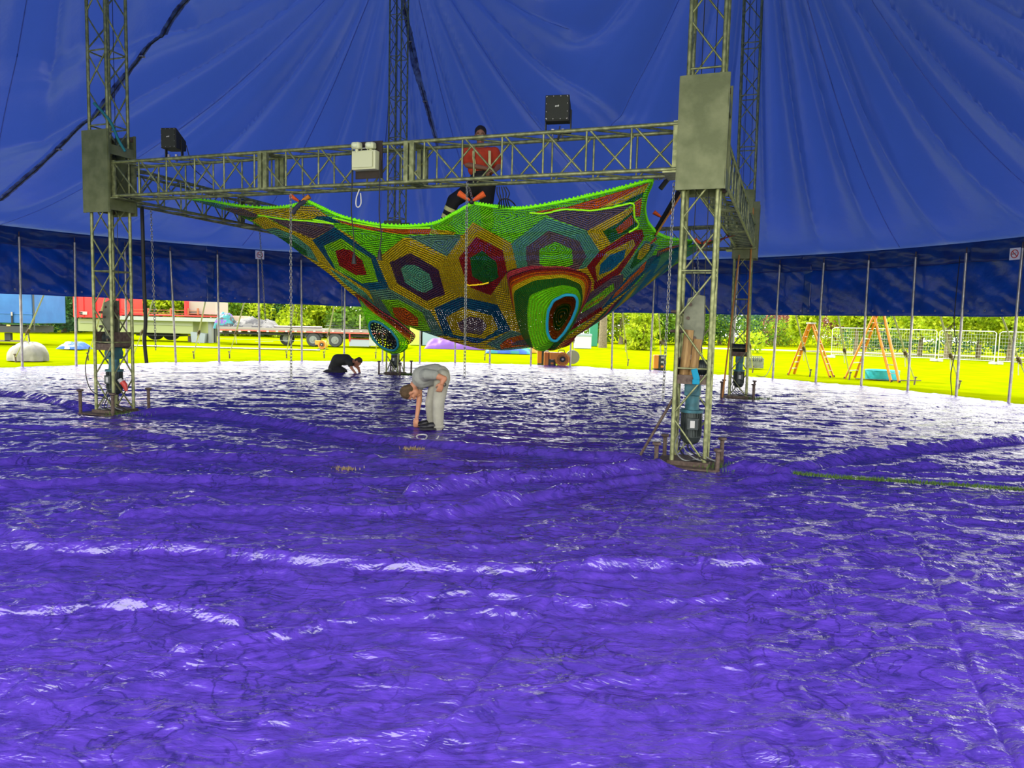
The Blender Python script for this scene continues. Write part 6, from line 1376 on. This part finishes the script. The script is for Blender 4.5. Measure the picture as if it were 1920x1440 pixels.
# --- worker in orange behind the front beam, standing astride above the net
def rigger():
    Y = 11.4; f1 = A(838, 424, Y); t = thing('person', (A(895, 420, Y).x, Y, 2.85), 'person in orange shirt with pale braces behind the front beam, above the net', 'person'); H = lambda px, py, dy=0.0: A(px, py, Y+dy)
    hd = H(901, 254); nk = H(901, 275); ch_ = H(902, 296); wa = H(903, 325); pel = H(903, 342)
    shL = H(877, 285); shR = H(927, 286); elL = H(876, 309, -0.08); wrL = H(913, 316, -0.24); elR = H(936, 311, -0.05); wrR = H(926, 322, -0.22)
    hL = H(893, 349); hR = H(913, 349); kL = H(851, 376, -0.12); aL = H(836, 412, -0.05); kR = H(912, 385, -0.05); aR = H(915, 424, 0.1)
    Bh = basis(Vector((0.0, -1, -0.35)), Vector((0, 0, 1))); mb = MB()
    limb(mb, [pel, wa, ch_], [0.13, 0.12, 0.13]); limb(mb, [shL, ch_, shR], [0.065, 0.12, 0.065]); limb(mb, [ch_, nk, hd], [0.1, 0.06, 0.055]); limb(mb, [shL, elL, wrL], [0.06, 0.047, 0.03]); limb(mb, [shR, elR, wrR], [0.06, 0.047, 0.03])
    limb(mb, [hL, kL, aL], [0.1, 0.065, 0.045]); limb(mb, [hR, kR, aR], [0.1, 0.065, 0.045]); head(mb, hd, Bh, 1.12)
    hand(mb, wrL, basis(Vector((1, -0.3, -0.1)), Vector((0, -0.2, 1))), 0.9, 1.1); hand(mb, wrR, basis(Vector((-0.8, -0.5, -0.2)), Vector((0, -0.3, 1))), 0.9, 1.1)
    body = remesh(mb, 'body', SKIND, t, 0.009, 1); face(body, hd, Bh, 1.12); hair(t, hd, Bh, None, 1.12, mat('hair_black', (0.015, 0.01, 0.008), 0.7))
    mb = MB(); limb(mb, [wa+Vector((0, 0, -0.02)), ch_, ch_.lerp(nk, 0.45)], [0.145, 0.155, 0.09], 18); limb(mb, [shL, ch_, shR], [0.088, 0.14, 0.088]); limb(mb, [shL, shL.lerp(elL, 0.75)], [0.088, 0.075]); limb(mb, [shR, shR.lerp(elR, 0.75)], [0.088, 0.075])
    limb(mb, [H(889, 290, 0), H(889, 318, 0)], [0.12, 0.1]); limb(mb, [H(915, 290, 0), H(915, 318, 0)], [0.12, 0.1])
    sh = remesh(mb, 'polo_shirt', shirt_folds('shirt_orange', (0.6, 0.06, 0.015), (0.45, 0.035, 0.01)), t, 0.013, 1)
    HV = mat('reflective_yellow', (0.7, 0.68, 0.3), 0.5)
    for px in (888, 918):
        webbing([H(px-1+(3 if px < 900 else -1), 281, -0.05), H(px, 284, -0.135), H(px, 296, -0.175), H(px+(2 if px < 900 else 0), 310, -0.16), H(px+1, 323, -0.15)], 0.038, 0.012, Vector((1, 0, 0))).build('brace_strap', HV, t)
    mb = MB(); limb(mb, [pel, wa+Vector((0, 0, -0.03))], [0.165, 0.155], 18); limb(mb, [hL, hL.lerp(kL, 0.5), kL, kL.lerp(aL, 0.5), aL], [0.14, 0.115, 0.105, 0.09, 0.082]); limb(mb, [hR, kR, aR], [0.14, 0.105, 0.085])
    tr = remesh(mb, 'trousers', shirt_folds('trousers_black', (0.014, 0.014, 0.016), (0.008, 0.008, 0.009)), t, 0.012, 1)
    for q, r_ in ((0.45, 0.098), (0.85, 0.09)):
        for a_, k_ in ((aL, kL), (aR, kR)):
            c = k_.lerp(a_, q); d = (a_-k_).normalized(); MB().tube([c-d*0.03, c+d*0.03], [r_, r_-0.003], 18).build('reflective_band', HV, tr)
    MB().tube([wa+Vector((0.16*math.cos(q), 0.155*math.sin(q), -0.06)) for q in np.linspace(0, 6.283, 20, endpoint=False)], 0.022, 6, closed=True).build('belt', BLACK, t)
    for a in (aL, aR): shoe(t, (a.x, a.y+0.06, a.z-0.12), (0.0, -1, 0), BLACK, 1.15)
    # boards laid across the net that he stands on
    z = min(aL.z, aR.z)-0.13
    for i, x in enumerate((aL, aR)):
        o = MB().box((x.x, x.y+0.15, x.z-0.15), (0.28, 1.2, 0.04)).build('standing_board', WOOD, label='timber board inside the net beneath the rigger, under his %s foot' % ['left-hand', 'right-hand'][i], cat='board', group='boards inside the net')
rigger()

# white rope loop and dry grass on the floor
p = G(798, 833); cable([G(784, 838)+Vector((0, 0, .1)), G(781, 832)+Vector((0, 0, .1)), G(788, 829)+Vector((0, 0, .1)), G(800, 831)+Vector((0, 0, .1)), G(796, 843)+Vector((0, 0, .09)), G(808, 842)+Vector((0, 0, .1)), G(818, 838)+Vector((0, 0, .1)), G(822, 832)+Vector((0, 0, .1))], 0.009, ROPE, 'short curl of white cord on the purple floor before the bending man', cat='cord', name='cord')
STRAW = mat('dry_straw', (0.3, 0.22, 0.1), 0.9)
for i, (px, py) in enumerate(((645, 887), (775, 852))):
    p = G(px, py); tuft((p.x, p.y, fz(p.x, p.y)), 0.07, 0.03, 90, 0.045, STRAW, ['small tuft of dry straw on the purple floor, farther left', 'small tuft of dry straw near the white cord'][i], name='straw_tuft', cat='straw')
